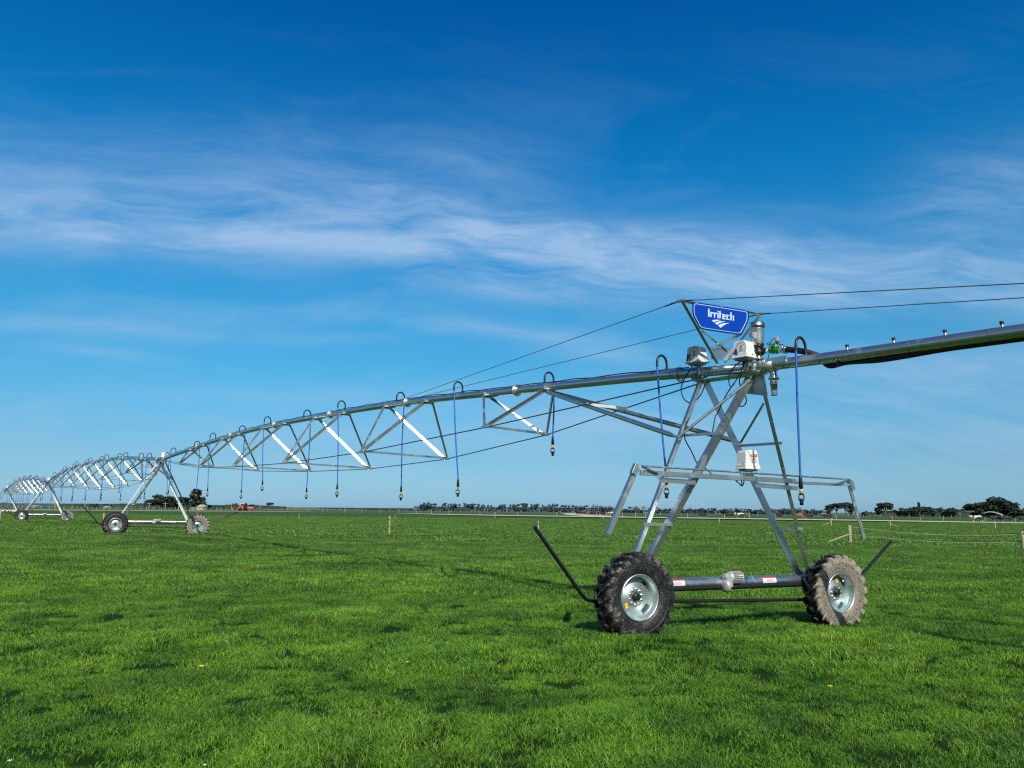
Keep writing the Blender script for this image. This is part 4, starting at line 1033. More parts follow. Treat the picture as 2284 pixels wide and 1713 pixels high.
# ================================================================== TREES
def tree_protos(kind, seed, leaf, bark):
    r = random.Random(seed); tb = MB(); lb = MB()
    def leafclump(c, rad, n, s):
        for _ in range(n):
            d_ = Vector((r.gauss(0, 1), r.gauss(0, 1), r.gauss(0, 1))).normalized() * (rad * (r.random() ** .4)); d_.z *= .8
            q = c + d_; a = Vector((r.gauss(0, 1), r.gauss(0, 1), r.gauss(0, 1))).normalized(); b_ = a.cross(Vector((r.gauss(0, 1), r.gauss(0, 1), r.gauss(0, 1)))).normalized(); sz = s * 1.55 * r.uniform(.6, 1.3)
            lb.add([q + a * sz, q + b_ * sz * .8, q - a * sz * .8, q - b_ * sz], [(0, 1, 2, 3)], False)
    if kind == 'round':        # macrocarpa, broad, several lobes
        tb.tube([(0, 0, -.02), (.01, 0, .2), (0, .01, .5)], [.035, .028, .015], 7)
        for _ in range(11):
            a = r.random() * 6.28; rr = r.uniform(.05, .36); z = r.uniform(.38, .84) - rr * .25
            c = Vector((rr * math.cos(a), rr * math.sin(a), z)); tb.tube([(0, 0, .25), c * .6 + Vector((0, 0, .12)), c], [.015, .01, .004], 5); leafclump(c, r.uniform(.12, .19), 90, .028)
    elif kind == 'umbrella':   # open stems under a spreading crown
        for k in range(5):
            a = 1.256 * k + r.random(); x, y = .30 * math.cos(a), .30 * math.sin(a)
            tb.tube([(x * .1, y * .1, -.02), (x * .4, y * .4, .3), (x * .9, y * .9, .62)], [.022, .015, .007], 6)
            for j in range(3):
                c = Vector((x * r.uniform(.4, 1.5), y * r.uniform(.4, 1.5), r.uniform(.58, .88))); leafclump(c, r.uniform(.09, .17), 70, .026)
    elif kind == 'tall':       # narrow pine with gaps
        tb.tube([(0, 0, -.02), (.01, 0, .5), (0, 0, .95)], [.03, .02, .005], 7)
        for k in range(9):
            z = .22 + .085 * k; rad = .16 * (1 - abs(z - .55) * .9)
            a = r.random() * 6.28; c = Vector((rad * .5 * math.cos(a), rad * .5 * math.sin(a), z)); leafclump(c, rad * .85, 60, .028)
    elif kind == 'bush':
        tb.tube([(0, 0, -.02), (0, 0, .4)], [.04, .02], 6)
        for _ in range(12):
            a = r.random() * 6.28; rr = r.uniform(0, .42); c = Vector((rr * math.cos(a), rr * math.sin(a), r.uniform(.18, .8) * (1 - rr * .6))); leafclump(c, r.uniform(.13, .2), 80, .032)
    elif kind == 'row':        # shelterbelt tree, leafy almost to the ground with small gaps
        tb.tube([(0, 0, -.02), (.02, 0, .4), (0, 0, .8)], [.035, .025, .008], 6)
        for _ in range(9):
            z = r.uniform(.2, .82); rad = .30 * (1 - ((z - .6) / .75) ** 2)
            a = r.random() * 6.28; q_ = r.uniform(.1, rad); leafclump(Vector((q_ * math.cos(a), q_ * math.sin(a), z)), r.uniform(.11, .17), 70, .028)
    elif kind == 'pine2':      # two-storey shelterbelt tree: bare lower stem, puffed top
        for k in range(2):
            x = (-.08, .10)[k]; tb.tube([(x * .3, 0, -.02), (x, .01, .5), (x * 1.4, 0, .8)], [.026, .018, .006], 6)
            for _ in range(5):
                c = Vector((x * 1.4 + r.uniform(-.14, .14), r.uniform(-.14, .14), r.uniform(.45, .88))); leafclump(c, r.uniform(.09, .15), 75, .028)
        for _ in range(4): leafclump(Vector((r.uniform(-.25, .25), r.uniform(-.2, .2), r.uniform(.06, .2))), .1, 40, .03)
    t1 = tb.build('trunk', bark); t2 = lb.build('crown', leaf); m1, m2 = t1.data, t2.data
    bpy.data.objects.remove(t1); bpy.data.objects.remove(t2); return m1, m2
TP = {}
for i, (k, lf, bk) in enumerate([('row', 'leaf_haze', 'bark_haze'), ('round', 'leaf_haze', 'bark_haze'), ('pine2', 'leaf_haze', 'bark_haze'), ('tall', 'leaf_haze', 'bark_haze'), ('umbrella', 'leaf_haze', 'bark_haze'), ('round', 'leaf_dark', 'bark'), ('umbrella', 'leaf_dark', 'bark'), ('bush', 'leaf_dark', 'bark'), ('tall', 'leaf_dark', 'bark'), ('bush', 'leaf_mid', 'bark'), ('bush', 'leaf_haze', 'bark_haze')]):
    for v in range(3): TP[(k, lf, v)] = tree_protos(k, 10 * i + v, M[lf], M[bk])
TS = {k: (2 * np.percentile([abs(p.co.x) for p in m[1].vertices], 97), max(p.co.z for p in m[1].vertices)) for k, m in TP.items()}
def tree(kind, lf, px, ytop, wpx, Y, label, group=None, name='tree', var=None):
    h = hgt(px, ytop, Y); w = wpx / 1716. * Y
    p = at(px, Y); p.z = -.1
    root = thing(name, p, label, 'tree', group, rz=random.random() * 6.28)
    v = random.randrange(3) if var is None else var
    for nm, me in zip(('trunk', 'crown'), TP[(kind, lf, v)]):
        o = bpy.data.objects.new(nm, me); COL.objects.link(o); o.parent = root; o.scale = (w / TS[(kind, lf, v)][0], w / TS[(kind, lf, v)][0], h / TS[(kind, lf, v)][1])
g1 = 'shelterbelt trees on the horizon behind the middle of the field'
L1 = [(680 + x / 5.53, 1080 + y / 5.53, w / 5.53) for x, y, w in [(1450, 245, 60), (1495, 222, 90), (1545, 240, 70), (1615, 236, 78), (1690, 245, 60), (1735, 232, 60), (1800, 240, 70), (1850, 238, 80), (1918, 242, 48), (1972, 234, 46), (2010, 245, 60), (2068, 240, 90), (2150, 246, 50), (2192, 250, 50)]]
L1 += [(1080 + x / 5.53, 1080 + y / 5.53, w / 5.53) for x, y, w in [(40, 258, 45), (80, 260, 38), (120, 280, 40), (155, 292, 34), (200, 252, 60), (238, 250, 60), (325, 250, 55), (385, 246, 60), (430, 243, 60), (485, 236, 80), (535, 240, 70), (600, 243, 60), (655, 238, 56), (722, 250, 46), (762, 268, 36), (795, 252, 48), (850, 242, 74), (905, 244, 70), (955, 256, 60), (1005, 262, 50), (1045, 256, 30), (1095, 258, 64), (1150, 266, 60), (1215, 265, 60), (1280, 256, 56), (1345, 254, 60), (1395, 256, 50), (1440, 268, 56), (1490, 275, 56), (1548, 268, 60)]]
for i, (x, y, w) in enumerate(L1):
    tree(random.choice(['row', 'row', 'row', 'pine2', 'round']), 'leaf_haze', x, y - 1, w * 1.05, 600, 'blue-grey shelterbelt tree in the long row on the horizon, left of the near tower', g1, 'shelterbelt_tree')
g2 = 'lower far trees on the horizon behind the near tower'
L2 = [(1080 + x / 5.53, 1080 + y / 5.53, w / 5.53) for x, y, w in [(1660, 318, 50), (1740, 306, 60), (1810, 284, 80), (1870, 282, 80), (1965, 280, 70), (2060, 286, 60), (2115, 290, 60), (2170, 300, 60)]]
L2 += [(1480 + x / 5.53, 1080 + y / 5.53, w / 5.53) for x, y, w in [(20, 302, 60), (80, 298, 54), (160, 312, 60), (240, 310, 60), (320, 298, 80), (395, 310, 54), (470, 298, 80), (545, 302, 80), (610, 300, 80), (645, 304, 40), (700, 315, 70), (770, 306, 80), (850, 306, 60), (930, 300, 90), (1010, 304, 90), (1065, 312, 70), (1140, 320, 90), (1210, 308, 100), (1290, 305, 110), (1380, 312, 90), (1440, 306, 90), (1490, 300, 90), (1560, 306, 100), (1640, 306, 90), (1695, 294, 110), (1750, 312, 90), (1812, 312, 80), (1885, 328, 70), (1960, 326, 60)]]
for i, (x, y, w) in enumerate(L2):
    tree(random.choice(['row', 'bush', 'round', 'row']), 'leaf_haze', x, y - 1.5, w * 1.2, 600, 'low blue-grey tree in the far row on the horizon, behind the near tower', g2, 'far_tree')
for k, (kind, lf, x, y, w, Y, lb) in enumerate([
    ('tall', 'leaf_dark', 1848, 1126, 12, 520, 'narrow dark tree at the left end of the grove behind the boom end'),
    ('round', 'leaf_dark', 1866, 1121, 22, 520, 'rounded dark tree in the grove behind the boom end, second from left'),
    ('round', 'leaf_dark', 1886, 1119, 26, 525, 'tallest dark tree of the grove behind the right boom arm'),
    ('tall', 'leaf_haze', 1898, 1123, 14, 530, 'loose tree at the right end of the grove behind the boom arm'),
    ('bush', 'leaf_haze', 1932, 1139, 14, 640, 'small bluish tree in the gap right of the boom arm'),
    ('bush', 'leaf_haze', 1943, 1141, 12, 640, 'smallest bluish tree in the gap right of the boom arm'),
    ('tall', 'leaf_dark', 1960, 1124, 13, 560, 'slim tree leaning against the round tree right of the boom arm'),
    ('round', 'leaf_dark', 1974, 1119, 26, 550, 'single round dark tree right of the boom arm'),
    ('bush', 'leaf_haze', 1992, 1138, 34, 620, 'low hazy bush to the right of the single round tree'),
    ('bush', 'leaf_dark', 2011, 1132, 26, 560, 'low dark tree left of the pointed mound of trees'),
    ('bush', 'leaf_dark', 2026, 1133, 22, 560, 'second low dark tree left of the pointed mound of trees'),
    ('bush', 'leaf_dark', 2044, 1129, 34, 560, 'broad dark tree on the left slope of the mound'),
    ('tall', 'leaf_dark', 2051, 1119, 7, 560, 'thin tuft-topped tree sticking up above the mound'),
    ('bush', 'leaf_dark', 2062, 1129, 30, 565, 'broad dark tree on the right slope of the mound'),
    ('bush', 'leaf_dark', 2076, 1133, 28, 565, 'low dark tree at the right foot of the mound'),
    ('bush', 'leaf_haze', 2098, 1131, 32, 640, 'hazy round tree behind the mound, on its right'),
    ('bush', 'leaf_mid', 2115, 1131, 24, 560, 'olive green tree between the mound and the great tree'),
    ('bush', 'leaf_haze', 2135, 1134, 30, 640, 'hazy low tree left of the great spreading tree'),
    ('bush', 'leaf_haze', 2150, 1130, 34, 640, 'hazy broad tree just left of the great spreading tree'),
    ('bush', 'leaf_dark', 2182, 1121, 44, 480, 'left shoulder tree of the great spreading clump at the right'),
    ('round', 'leaf_dark', 2206, 1110, 54, 480, 'great spreading tree at the right, its highest part left'),
    ('round', 'leaf_dark', 2226, 1106, 56, 485, 'great spreading tree at the right, its highest part'),
    ('round', 'leaf_dark', 2248, 1109, 40, 480, 'right shoulder tree of the great spreading clump'),
    ('bush', 'leaf_dark', 2232, 1135, 60, 490, 'dark understorey bush beneath the great spreading trees'),
    ('bush', 'leaf_dark', 2262, 1126, 38, 480, 'dark low tree right of the great spreading clump'),
    ('bush', 'leaf_mid', 2282, 1133, 34, 470, 'olive tree cut by the right edge of the frame'),
    ('round', 'leaf_dark', 343, 1110, 34, 520, 'left part of the big dark evergreen mass behind the second tower'),
    ('round', 'leaf_dark', 361, 1102, 42, 520, 'highest part of the big dark evergreen mass behind the second tower'),
    ('bush', 'leaf_dark', 378, 1106, 38, 525, 'middle of the big dark evergreen mass behind the second tower'),
    ('bush', 'leaf_dark', 394, 1110, 34, 525, 'dark tree inside the right legs of the second tower'),
    ('round', 'leaf_dark', 406, 1107, 28, 520, 'dark tree just right of the second tower leg'),
    ('bush', 'leaf_dark', 427, 1117, 22, 500, 'low dark tree left of the tall tufted tree'),
    ('tall', 'leaf_dark', 441, 1090, 26, 500, 'tall tufted dark tree right of the second tower'),
    ('bush', 'leaf_dark', 452, 1107, 16, 500, 'dark tree joined to the right of the tall tufted tree'),
    ('bush', 'leaf_mid', 466, 1125, 17, 470, 'rounded green bush right of the small farmhouse'),
    ('bush', 'leaf_mid', 209, 1122, 12, 430, 'small round green tree in the gap right of the third tower'),
    ('bush', 'leaf_dark', 246, 1125, 9, 560, 'small dark tree left of the second tower'),
    ('bush', 'leaf_haze', 12, 1120, 26, 640, 'hazy tree at the far left edge of the horizon'),
    ('bush', 'leaf_haze', 70, 1122, 24, 640, 'hazy tree inside the third tower legs'),
    ('bush', 'leaf_haze', 140, 1123, 42, 700, 'wide hazy tree group right of the third tower'),
    ('tall', 'leaf_haze', 518, 1122, 6, 620, 'thin far tree left of the red tractor'),
    ('tall', 'leaf_haze', 525, 1122, 8, 620, 'thin far tree just left of the red tractor'),
    ('umbrella', 'leaf_dark', 546, 1121, 12, 560, 'far tree directly behind the red tractor'),
    ('umbrella', 'leaf_dark', 561, 1124, 9, 620, 'far tree right of the red tractor'),
    ('umbrella', 'leaf_dark', 601, 1120, 13, 620, 'pair of umbrella-shaped trees alone on the horizon right of the tractor')]):
    tree(kind, lf, x, y, w * 1.2, Y * (.76 if x > 1900 else 1), lb, None, {'tall': 'tall_tree', 'umbrella': 'spreading_tree'}.get(kind, 'tree'))
def hedge(px0, px1, y0, y1, Y, label, lf='leaf_dark', th=5):
    a, c = at(px0, Y), at(px1, Y); b = MB(); n = int((px1 - px0) * 1.6); r = random.Random(int(px0))
    ha, hc = hgt(px0, y0, Y), hgt(px1, y1, Y)
    root_o = (a + c) / 2
    for i in range(n * 9):
        f = r.random(); h = (ha + (hc - ha) * f); q = a + (c - a) * f + Vector((0, r.uniform(-th, th) / 2, 0)) + Z * (h * (1 - r.random() ** 1.8 * .98))
        u = Vector((r.gauss(0, 1), r.gauss(0, .3), r.gauss(0, 1))).normalized(); v = Vector((r.gauss(0, 1), r.gauss(0, .3), r.gauss(0, 1))); v = (v - u * u.dot(v)).normalized(); s_ = h * .22 * r.uniform(.6, 1.3)
        b.add([q + u * s_, q + v * s_, q - u * s_, q - v * s_], [(0, 1, 2, 3)], False)
    core_n = 24; vs = []
    for i in range(core_n + 1):
        f = i / core_n; q = a + (c - a) * f; h = (ha + (hc - ha) * f) * .86
        vs += [q - Vector((0, th / 2, 0)), q - Vector((0, th / 2, 0)) + Z * h, q + Vector((0, th / 2, 0)) + Z * h, q + Vector((0, th / 2, 0))]
    b.add(vs, [(4 * i + j, 4 * i + j + 1, 4 * i + j + 5, 4 * i + j + 4) for i in range(core_n) for j in range(3)], False)
    o = b.build('hedge', M[lf], None, root_o); tag(o, label, 'hedge'); return o
hedge(-60, 205, 1123, 1124.5, 620, 'long dark hedge on the horizon at the left edge', 'leaf_haze')
hedge(130, 330, 1126, 1124, 600, 'dark hedge on the horizon left of the big evergreen mass')
hedge(325, 420, 1121, 1121, 540, 'dark hedge at the foot of the big evergreen mass')
hedge(425, 500, 1127, 1128, 560, 'low hedge behind the farmhouse right of the second tower')
hedge(502, 532, 1127, 1127, 600, 'short dark hedge just left of the red tractor')
hedge(548, 636, 1127, 1130.5, 700, 'tapering dark hedge right of the red tractor')
hedge(712, 920, 1132.4, 1134.2, 700, 'very long thin dark hedge on the horizon, middle left')
hedge(925, 1370, 1130.5, 1134.5, 604, 'low dark hedge running under the shelterbelt trees', 'leaf_haze')
hedge(1385, 1850, 1137.5, 1141.5, 604, 'low hazy hedge running under the far trees behind the near tower', 'leaf_haze')
hedge(1925, 1960, 1144, 1144, 440, 'short dark hedge right of the boom arm')
hedge(1955, 2310, 1141, 1145, 430, 'long dark hedge along the foot of the right hand trees')

# ================================================================== COWS
def cow_material(name, c1, c2, thr):
    m, t, p = material(name); tc = t.node('ShaderNodeTexCoord').outputs['Object']
    n = t.noise(1.9, tc, 3, .5, .3); z = t.node('ShaderNodeSeparateXYZ', {0: tc}).outputs[2]
    k = t.ramp(n, [(thr, 0.0), (thr + .03, 1.0)]); k = t.m('MAXIMUM', k, t.m('MULTIPLY', t.rng(z, .50, .40), .75), clamp=True)
    t.put(p.inputs['Base Color'], t.mix(k, c1, c2)); p.inputs['Roughness'].default_value = .7; return m
CM = [cow_material('black_cow_coat', (.014, .012, .012), (.45, .42, .38), .68), cow_material('pied_cow_coat', (.022, .016, .014), (.58, .54, .48), .50), cow_material('tan_cow_coat', (.28, .12, .05), (.40, .28, .18), .70)]
def cow_mesh(name, mat, pose):
    vs = []; ed = []; rad = []
    def v(p, r, par=None):
        vs.append(p); rad.append(r); i = len(vs) - 1
        if par is not None: ed.append((par, i))
        return i
    pel = v((.62, 0, 1.10), (.27, .29)); b1 = v((.25, 0, 1.02), (.31, .36), pel); b2 = v((-.2, 0, 1.0), (.31, .37), b1); sh = v((-.62, 0, 1.06), (.25, .34), b2)
    hz = (1.20, 1.02)[pose]; n1 = v((-.88, 0, 1.16), (.15, .21), sh); n2 = v((-1.08, 0, hz + .06), (.12, .15), n1); hd = v((-1.22, 0, hz), (.115, .13), n2); mz = v((-1.46, 0, hz - .13), (.07, .08), hd)
    for s_ in (-1, 1):
        e = v((-1.16, .10 * s_, hz + .08), (.03, .04), n2); v((-1.15, .21 * s_, hz + .09), (.02, .045), e)
    sw = (.16, -.12) if pose else (-.14, .14)
    for s_, k in ((-1, 0), (1, 1)):
        o = sw[k]
        a = v((-.60, .17 * s_, .80), (.11, .13), sh); b_ = v((-.60 + o * .6, .18 * s_, .46), (.06, .07), a); c = v((-.60 + o, .18 * s_, .10), (.042, .045), b_); v((-.64 + o, .18 * s_, .03), (.055, .06), c)
        o = -o
        a = v((.62, .19 * s_, .82), (.14, .18), pel); b_ = v((.60 + o * .5, .19 * s_, .56), (.075, .10), a); c = v((.76 + o, .18 * s_, .40), (.05, .06), b_); d_ = v((.70 + o, .18 * s_, .10), (.042, .045), c); v((.66 + o, .18 * s_, .03), (.055, .06), d_)
    t1 = v((.90, 0, 1.20), (.04, .05), pel); t2 = v((.95, 0, .85), (.02, .02), t1); v((.94, 0, .52), (.035, .035), t2)
    ud = v((.42, 0, .72), (.14, .12), b1)
    me = bpy.data.meshes.new(name); me.from_pydata(vs, ed, []); ob = bpy.data.objects.new(name, me); COL.objects.link(ob)
    sk = ob.modifiers.new('skin', 'SKIN')
    for i, q in enumerate(rad): me.skin_vertices[0].data[i].radius = q
    me.skin_vertices[0].data[0].use_root = True
    ob.modifiers.new('sub', 'SUBSURF').levels = 1
    dg = bpy.context.evaluated_depsgraph_get(); out = bpy.data.meshes.new_from_object(ob.evaluated_get(dg)); bpy.data.objects.remove(ob)
    out.name = name; out.materials.clear(); out.materials.append(mat)
    for p in out.polygons: p.use_smooth = True
    return out
COWS = {(k, ps): cow_mesh('cow', CM[k], ps) for k in range(3) for ps in range(2)}
def cow(px, Y, k, pose, label, group='cows walking along the lane', dirx=-1, turn=0.0, s=1.0):
    o = bpy.data.objects.new('cow', COWS[(k, pose)]); COL.objects.link(o); o.location = at(px, Y) + Z * .02; o.scale = (s, s, s)
    base = 0 if dirx < 0 else PI; o.rotation_euler.z = base - .20 + turn
    return tag(o, label, 'cow', group)
for px, Y, k, ps, lb, tn in [
    (1566, 196, 0, 0, 'black cow walking left with head low, farthest left between the tower legs', 0),
    (1627, 193, 0, 1, 'black cow walking left just ahead of the brown and white cow', .1),
    (1650, 192, 1, 0, 'white and dark brown patched cow walking left between the tower legs', 0),
    (1738, 186, 0, 0, 'dark cow partly hidden behind the right tower leg', .9),
    (1787, 188, 2, 1, 'tan brown cow grazing, just right of the tower leg', .2),
    (1804, 184, 0, 0, 'black cow walking left in front of the tan cow', 0),
    (1846, 182, 0, 1, 'black cow walking left beside the post with a stay', 0),
    (2177, 160, 1, 0, 'black and white cow walking left, first of the right hand group', 0),
    (2221, 158, 0, 1, 'black cow with white legs in the middle of the right hand group', .1),
    (2243, 157, 0, 0, 'black cow close behind the middle cow of the right hand group', 0),
    (2281, 156, 0, 1, 'black cow cut by the right edge of the frame', 0)]:
    cow(px, Y, k, ps, lb, turn=tn, s=1.12)
for i, x in enumerate([1290, 1295, 1301, 1307, 1313, 1318, 1322, 1330, 1335, 1341, 1346, 1364]):
    cow(x, 232 + (i * 37 % 11) + (20 if i < 5 else 0), 1 if x == 1364 else (0, 0, 1)[i % 3], i % 2, 'small dark cow in the herd crowding the side lane', 'herd in the side lane', turn=(i * 1.3) % 1.5 - .4)
for i in range(20):
    cow(812 + i * 7.2 + (i * 13 % 5), 395 + (i * 29 % 40), 0, i % 2, 'tiny distant cow in the row below the long hedge', 'distant row of cows', turn=(i * .9) % 1.2 - .5, s=.85)

# ================================================================== FARM THINGS IN THE DISTANCE
def Pt(px, py, Y): 
    p = at(px, Y); p.z = hgt(px, py, Y); return p
X_ = Vector((1, 0, 0)); Y_ = Vector((0, 1, 0))
tr = thing('tractor', at(540, 330), 'small red tractor with lit yellow headlamps parked on the far verge', 'tractor'); p0 = at(538, 330)
b = MB(); b.box(p0 + Z * 1.55, 1.9, 1.3, 1.1); b.box(p0 + Z * 2.15, 2.6, .9, .35); b.build('bonnet', M['redpaint'], tr, bevel=.12)
b = MB(); b.box(p0 + Z * .95 - Y_ * .5, 1.2, .4, .5); b.build('front_weight', M['black'], tr)
for s_ in (-1, 1):
    b = MB(); b.lathe([(-.1, 0), (-.1, .22), (.02, .22)], p0 + Vector((.8 * s_, -.68, 1.25)), Y_, 12); b.build('headlamp', M['yellow'], tr)
    b = MB(); b.lathe([(-.25, .3), (-.25, .62), (-.15, .72), (.15, .72), (.25, .62), (.25, .3)], p0 + Vector((1.05 * s_, .3, .72)), X_, 20, cap=True); b.build('wheel', M['tyre'], tr)
    b = MB(); b.lathe([(-.3, .4), (-.3, .85), (-.2, .98), (.2, .98), (.3, .85), (.3, .4)], p0 + Vector((1.25 * s_, 2.6, .98)), X_, 22, cap=True); b.build('wheel', M['tyre'], tr)
b = MB(); b.box(p0 + Z * 2.2 + Y_ * 2.1, 1.5, 1.5, 1.5); b.build('cab', M['black'], tr, bevel=.1)
b = MB(); b.box(p0 + Z * 3.0 + Y_ * 2.1, 1.7, 1.7, .16); b.build('cab_roof', M['white'], tr, bevel=.05)
dr_ = thing('seed_drill', at(559, 328), 'red and white seed drill standing right of the tractor', 'farm machine'); q = at(559, 328)
b = MB(); b.prism([q + Vector((x, 0, z)) for x, z in ((-1.2, .7), (1.3, .7), (1.3, 1.5), (-1.2, 1.5))], Y_, 1.2); b.build('hopper', M['redpaint'], dr_, bevel=.05)
b = MB(); b.box(q + Z * 1.6, 2.4, 1.1, .15); b.build('lid', M['white'], dr_)
for s_ in (-1, 1):
    b = MB(); b.lathe([(-.1, .1), (-.1, .38), (.1, .38), (.1, .1)], q + Vector((1.1 * s_, -.6, .38)), X_, 16, cap=True); b.build('wheel', M['tyre'], dr_)
def house(px, wpx, ytop, Y, roofc, wallc, label, d=6.):
    c = at(px, Y); w = wpx / 1716 * Y; h = hgt(px, ytop, Y)
    root = thing('farmhouse', c, label, 'house')
    b = MB(); b.box(c + Z * h * .3, w * .86, d, h * .6); b.build('wall', wallc, root)
    b = MB(); a = [c + Vector((x * w / 2, 0, z)) for x, z in ((-1, h * .58), (1, h * .58), (.55, h), (-.55, h))]
    vs = [c + Vector((sx * w / 2, sy * d * .58, h * .58)) for sx in (-1, 1) for sy in (-1, 1)] + [c + Vector((sx * w * .28, 0, h)) for sx in (-1, 1)]
    b.add(vs, [(0, 2, 5, 4), (1, 4, 5, 3), (0, 4, 1), (2, 3, 5), (0, 1, 3, 2)], False); b.build('roof', roofc, root)
    for k in (-.25, .22):
        b = MB(); b.box(c + Vector((w * k, -d / 2 - .02, h * .32)), w * .14, .06, h * .22); b.build('window', M['black'], root)
M['cream'] = simple('cream_paint', (.62, .58, .47), .6); M['buff'] = simple('buff_roof', (.52, .46, .36), .6); M['greyroof'] = simple('pale_grey_roof', (.42, .42, .38), .6)
house(450.5, 15, 1125.5, 430, M['buff'], M['cream'], 'small cream farmhouse with pale roof right of the second tower')
house(79, 9, 1127, 520, M['buff'], M['cream'], 'tiny pale farmhouse on the horizon inside the third tower legs')
house(1838, 12, 1145, 560, M['white'], M['white'], 'small white shed on the horizon left of the boom arm grove')
house(1857, 14, 1149, 540, M['white'], M['cream'], 'low white shed below the grove behind the boom arm')
house(1926, 7, 1147, 500, M['white'], M['white'], 'tiny white shed just right of the boom arm')
house(1996, 26, 1146, 470, M['greyroof'], M['cream'], 'pale grey low roofed barn left of the right hand cows')
house(1393, 9, 1138.5, 700, M['white'], M['cream'], 'tiny white house at the right end of the shelterbelt row')
house(239, 7, 1129, 520, M['white'], M['white'], 'tiny white shed on the horizon left of the second tower')
for px, yt, Y, lb in [(332, 1120, 330, 'power pole left of the second tower'), (368, 1120, 330, 'power pole between the legs of the second tower'), (398, 1120.5, 330, 'power pole just inside the right leg of the second tower'), (516, 1122, 420, 'power pole left of the red tractor'), (243, 1118, 520, 'tall power pole right of the small green tree'), (188, 1113, 420, 'tall power pole between the second and third towers'), (122, 1112, 400, 'tall power pole right of the third tower'), (662, 1122, 640, 'thin power pole alone on the horizon, left middle'), (825, 1123, 640, 'thin power pole alone above the long hedge'), (580, 1125, 600, 'thin power pole right of the seed drill'), (2140, 1142, 420, 'thin pole before the great spreading trees')]:
    p = at(px, Y); h = hgt(px, yt, Y); root = thing('power_pole', p, lb, 'power pole')
    b = MB(); b.tube([p - Z * .2, p + Z * h], [.16, .11], 8); b.build('pole', M['wood'], root)
    b = MB(); b.box(p + Z * (h - .6), 2.2, .12, .12); b.build('crossarm', M['wood'], root)
# rails of a cattle yard by the farmhouse
yd = thing('cattle_yard', at(455, 300), 'pale wooden cattle yard rails right of the second tower', 'yard rails')
for k in range(3):
    b = MB(); b.bar(at(424, 300) + Z * (.5 + .4 * k), at(452, 296) + Z * (.5 + .4 * k), .05, .15); b.build('rail', M['wood'], yd)
for px in (424, 431, 438, 445, 452):
    b = MB(); post_mesh(b, at(px, 299), 1.5, .2); b.build('post', M['wood'], yd)
# far irrigators, thin arches against the trees
M['farsteel'] = simple('far_galvanised_steel', (.42, .47, .50), .5, .2)
def far_irrigator(px0, px1, n, Y, label):
    a, c = at(px0, Y), at(px1, Y + 60); root = thing('distant_irrigator', (a + c) / 2, label, 'irrigator', 'distant irrigators on the horizon')
    for i in range(n):
        p, q = a + (c - a) * (i / n), a + (c - a) * ((i + 1) / n)
        b = MB(); b.tube([p + (q - p) * (k / 8) + Z * (3.9 + 1.1 * math.sin(PI * k / 8)) for k in range(9)], .16, 6)
        b.tube([p + (q - p) * (k / 8) + Z * (3.9 - .5 * math.sin(PI * k / 8)) for k in range(9)], .06, 5); b.build('span', M['farsteel'], root)
    for i in range(n + 1):
        p = a + (c - a) * (i / n); b = MB()
        for s_ in (-1, 1): b.tube([p + Z * 3.9, p + Vector((1.9 * s_, 0, .4))], .09, 5)
        b.tube([p + Vector((-2, 0, .5)), p + Vector((2, 0, .5))], .10, 5); b.build('tower', M['farsteel'], root)
far_irrigator(1958, 2190, 3, 420, 'long pale distant irrigator before the right hand trees')
far_irrigator(1310, 1560, 4, 540, 'thin distant irrigator before the right end of the shelterbelt')
far_irrigator(1600, 1905, 5, 540, 'thin distant irrigator seen behind the cows and tower legs')
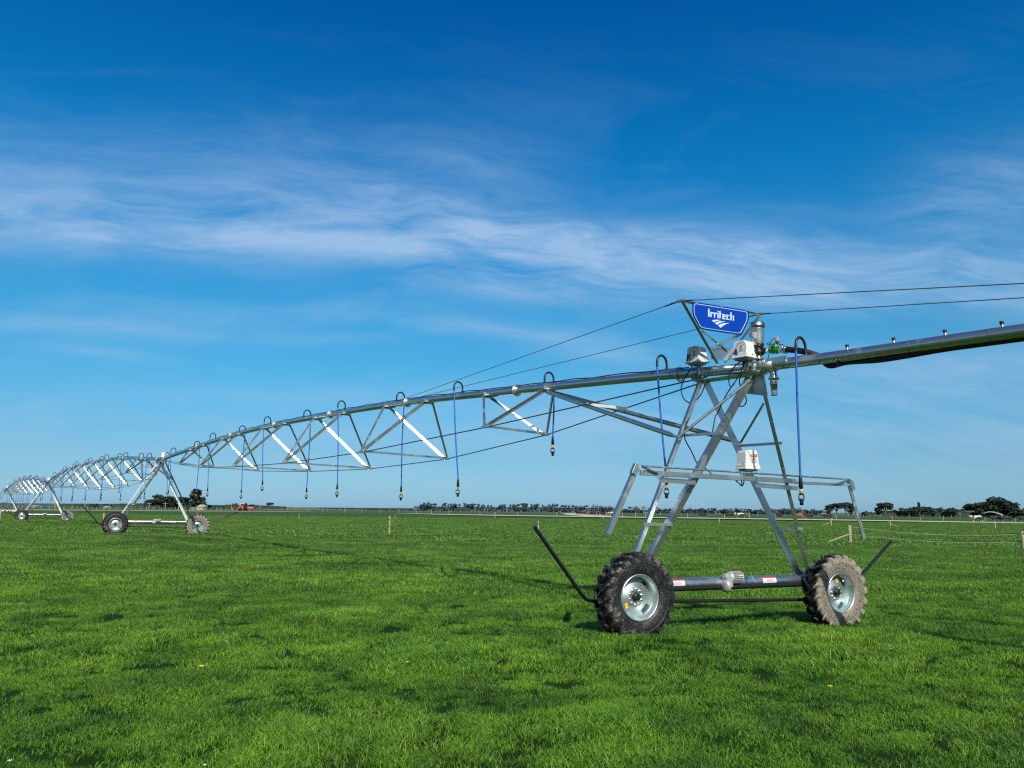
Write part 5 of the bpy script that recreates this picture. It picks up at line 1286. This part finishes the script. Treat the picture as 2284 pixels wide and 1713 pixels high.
# spray of the far sprinkler in front of the great tree
m, t, p = material('water_spray'); out = [n for n in t.n if n.type == 'OUTPUT_MATERIAL'][0]
dif = t.node('ShaderNodeBsdfDiffuse', {'Color': (.8, .85, .9, 1)}); tp = t.node('ShaderNodeBsdfTransparent')
g = t.node('ShaderNodeNewGeometry').outputs['Position']
mx = t.node('ShaderNodeMixShader', {0: t.rng(t.noise(.5, g, 4), .3, .7, .12, .6), 1: tp.outputs[0], 2: dif.outputs[0]}); t.l.new(mx.outputs[0], out.inputs[0]); M['spray'] = m
b = MB(); Ys = 350
b.tube([Pt(x, y, Ys) for x, y in ((2193, 1145), (2200, 1142.5), (2207, 1141.6), (2216, 1142.3), (2226, 1145), (2235, 1149))], [.05, .12, .16, .22, .3, .38], 8)
o = b.build('water_jet', M['spray'], None, Pt(2215, 1145, Ys)); tag(o, 'arching white jet of irrigation water before the great spreading trees', 'water jet')

# ================================================================== SMALL THINGS IN THE GRASS
M['petal'] = simple('yellow_petals', (.86, .64, .02), .5)
def flower(px, py, label, col='yellow', r=.016, hgt_=.09):
    Y = H * 1739 / (py - hor(px)) * .97; p = at(px, Y); p.z = ground_z(p.x, p.y); root = thing('dandelion' if col == 'yellow' else 'clover_flower', p, label, 'flower')
    b = MB(); b.tube([p, p + Z * (hgt_ - .01)], .003, 6); b.build('stem', M['green'], root)
    b = MB()
    for k in range(14):
        a = 2 * PI * k / 14; d_ = Vector((math.cos(a), math.sin(a), .35 + .2 * (k % 2))); t_ = Vector((-math.sin(a), math.cos(a), 0)) * r * .28
        c = p + Z * hgt_; b.add([c, c + d_ * r * .6 + t_, c + d_ * r * 1.15, c + d_ * r * .6 - t_], [(0, 1, 2, 3)], False)
    b.lathe([(0, r * .45), (r * .3, r * .4), (r * .5, 0)], p + Z * hgt_, Z, 8); b.build('flower_head', M['petal' if col == 'yellow' else col], root)
flower(475, 1481, 'yellow dandelion in the grass at lower left', r=.034, hgt_=.12)
flower(919, 1471, 'tiny orange-yellow dandelion in the grass at lower middle', r=.024, hgt_=.12)
flower(1831, 1522, 'tiny yellow dandelion in the grass below the right wheel', r=.024, hgt_=.12)
flower(272, 1364, 'small pale clover flower in the grass left, upper', 'white', .014)
flower(82, 1668, 'white clover flower in the grass at the bottom left corner', 'white', .016)
flower(496, 1676, 'white clover flower in the grass at the lower left, beside a dark patch', 'white', .013)
flower(1972, 1321, 'small pale clover flower right of the muddy wheel', 'white', .016)
flower(1967, 1437, 'small pale clover flower in the grass at lower right', 'white', .014)
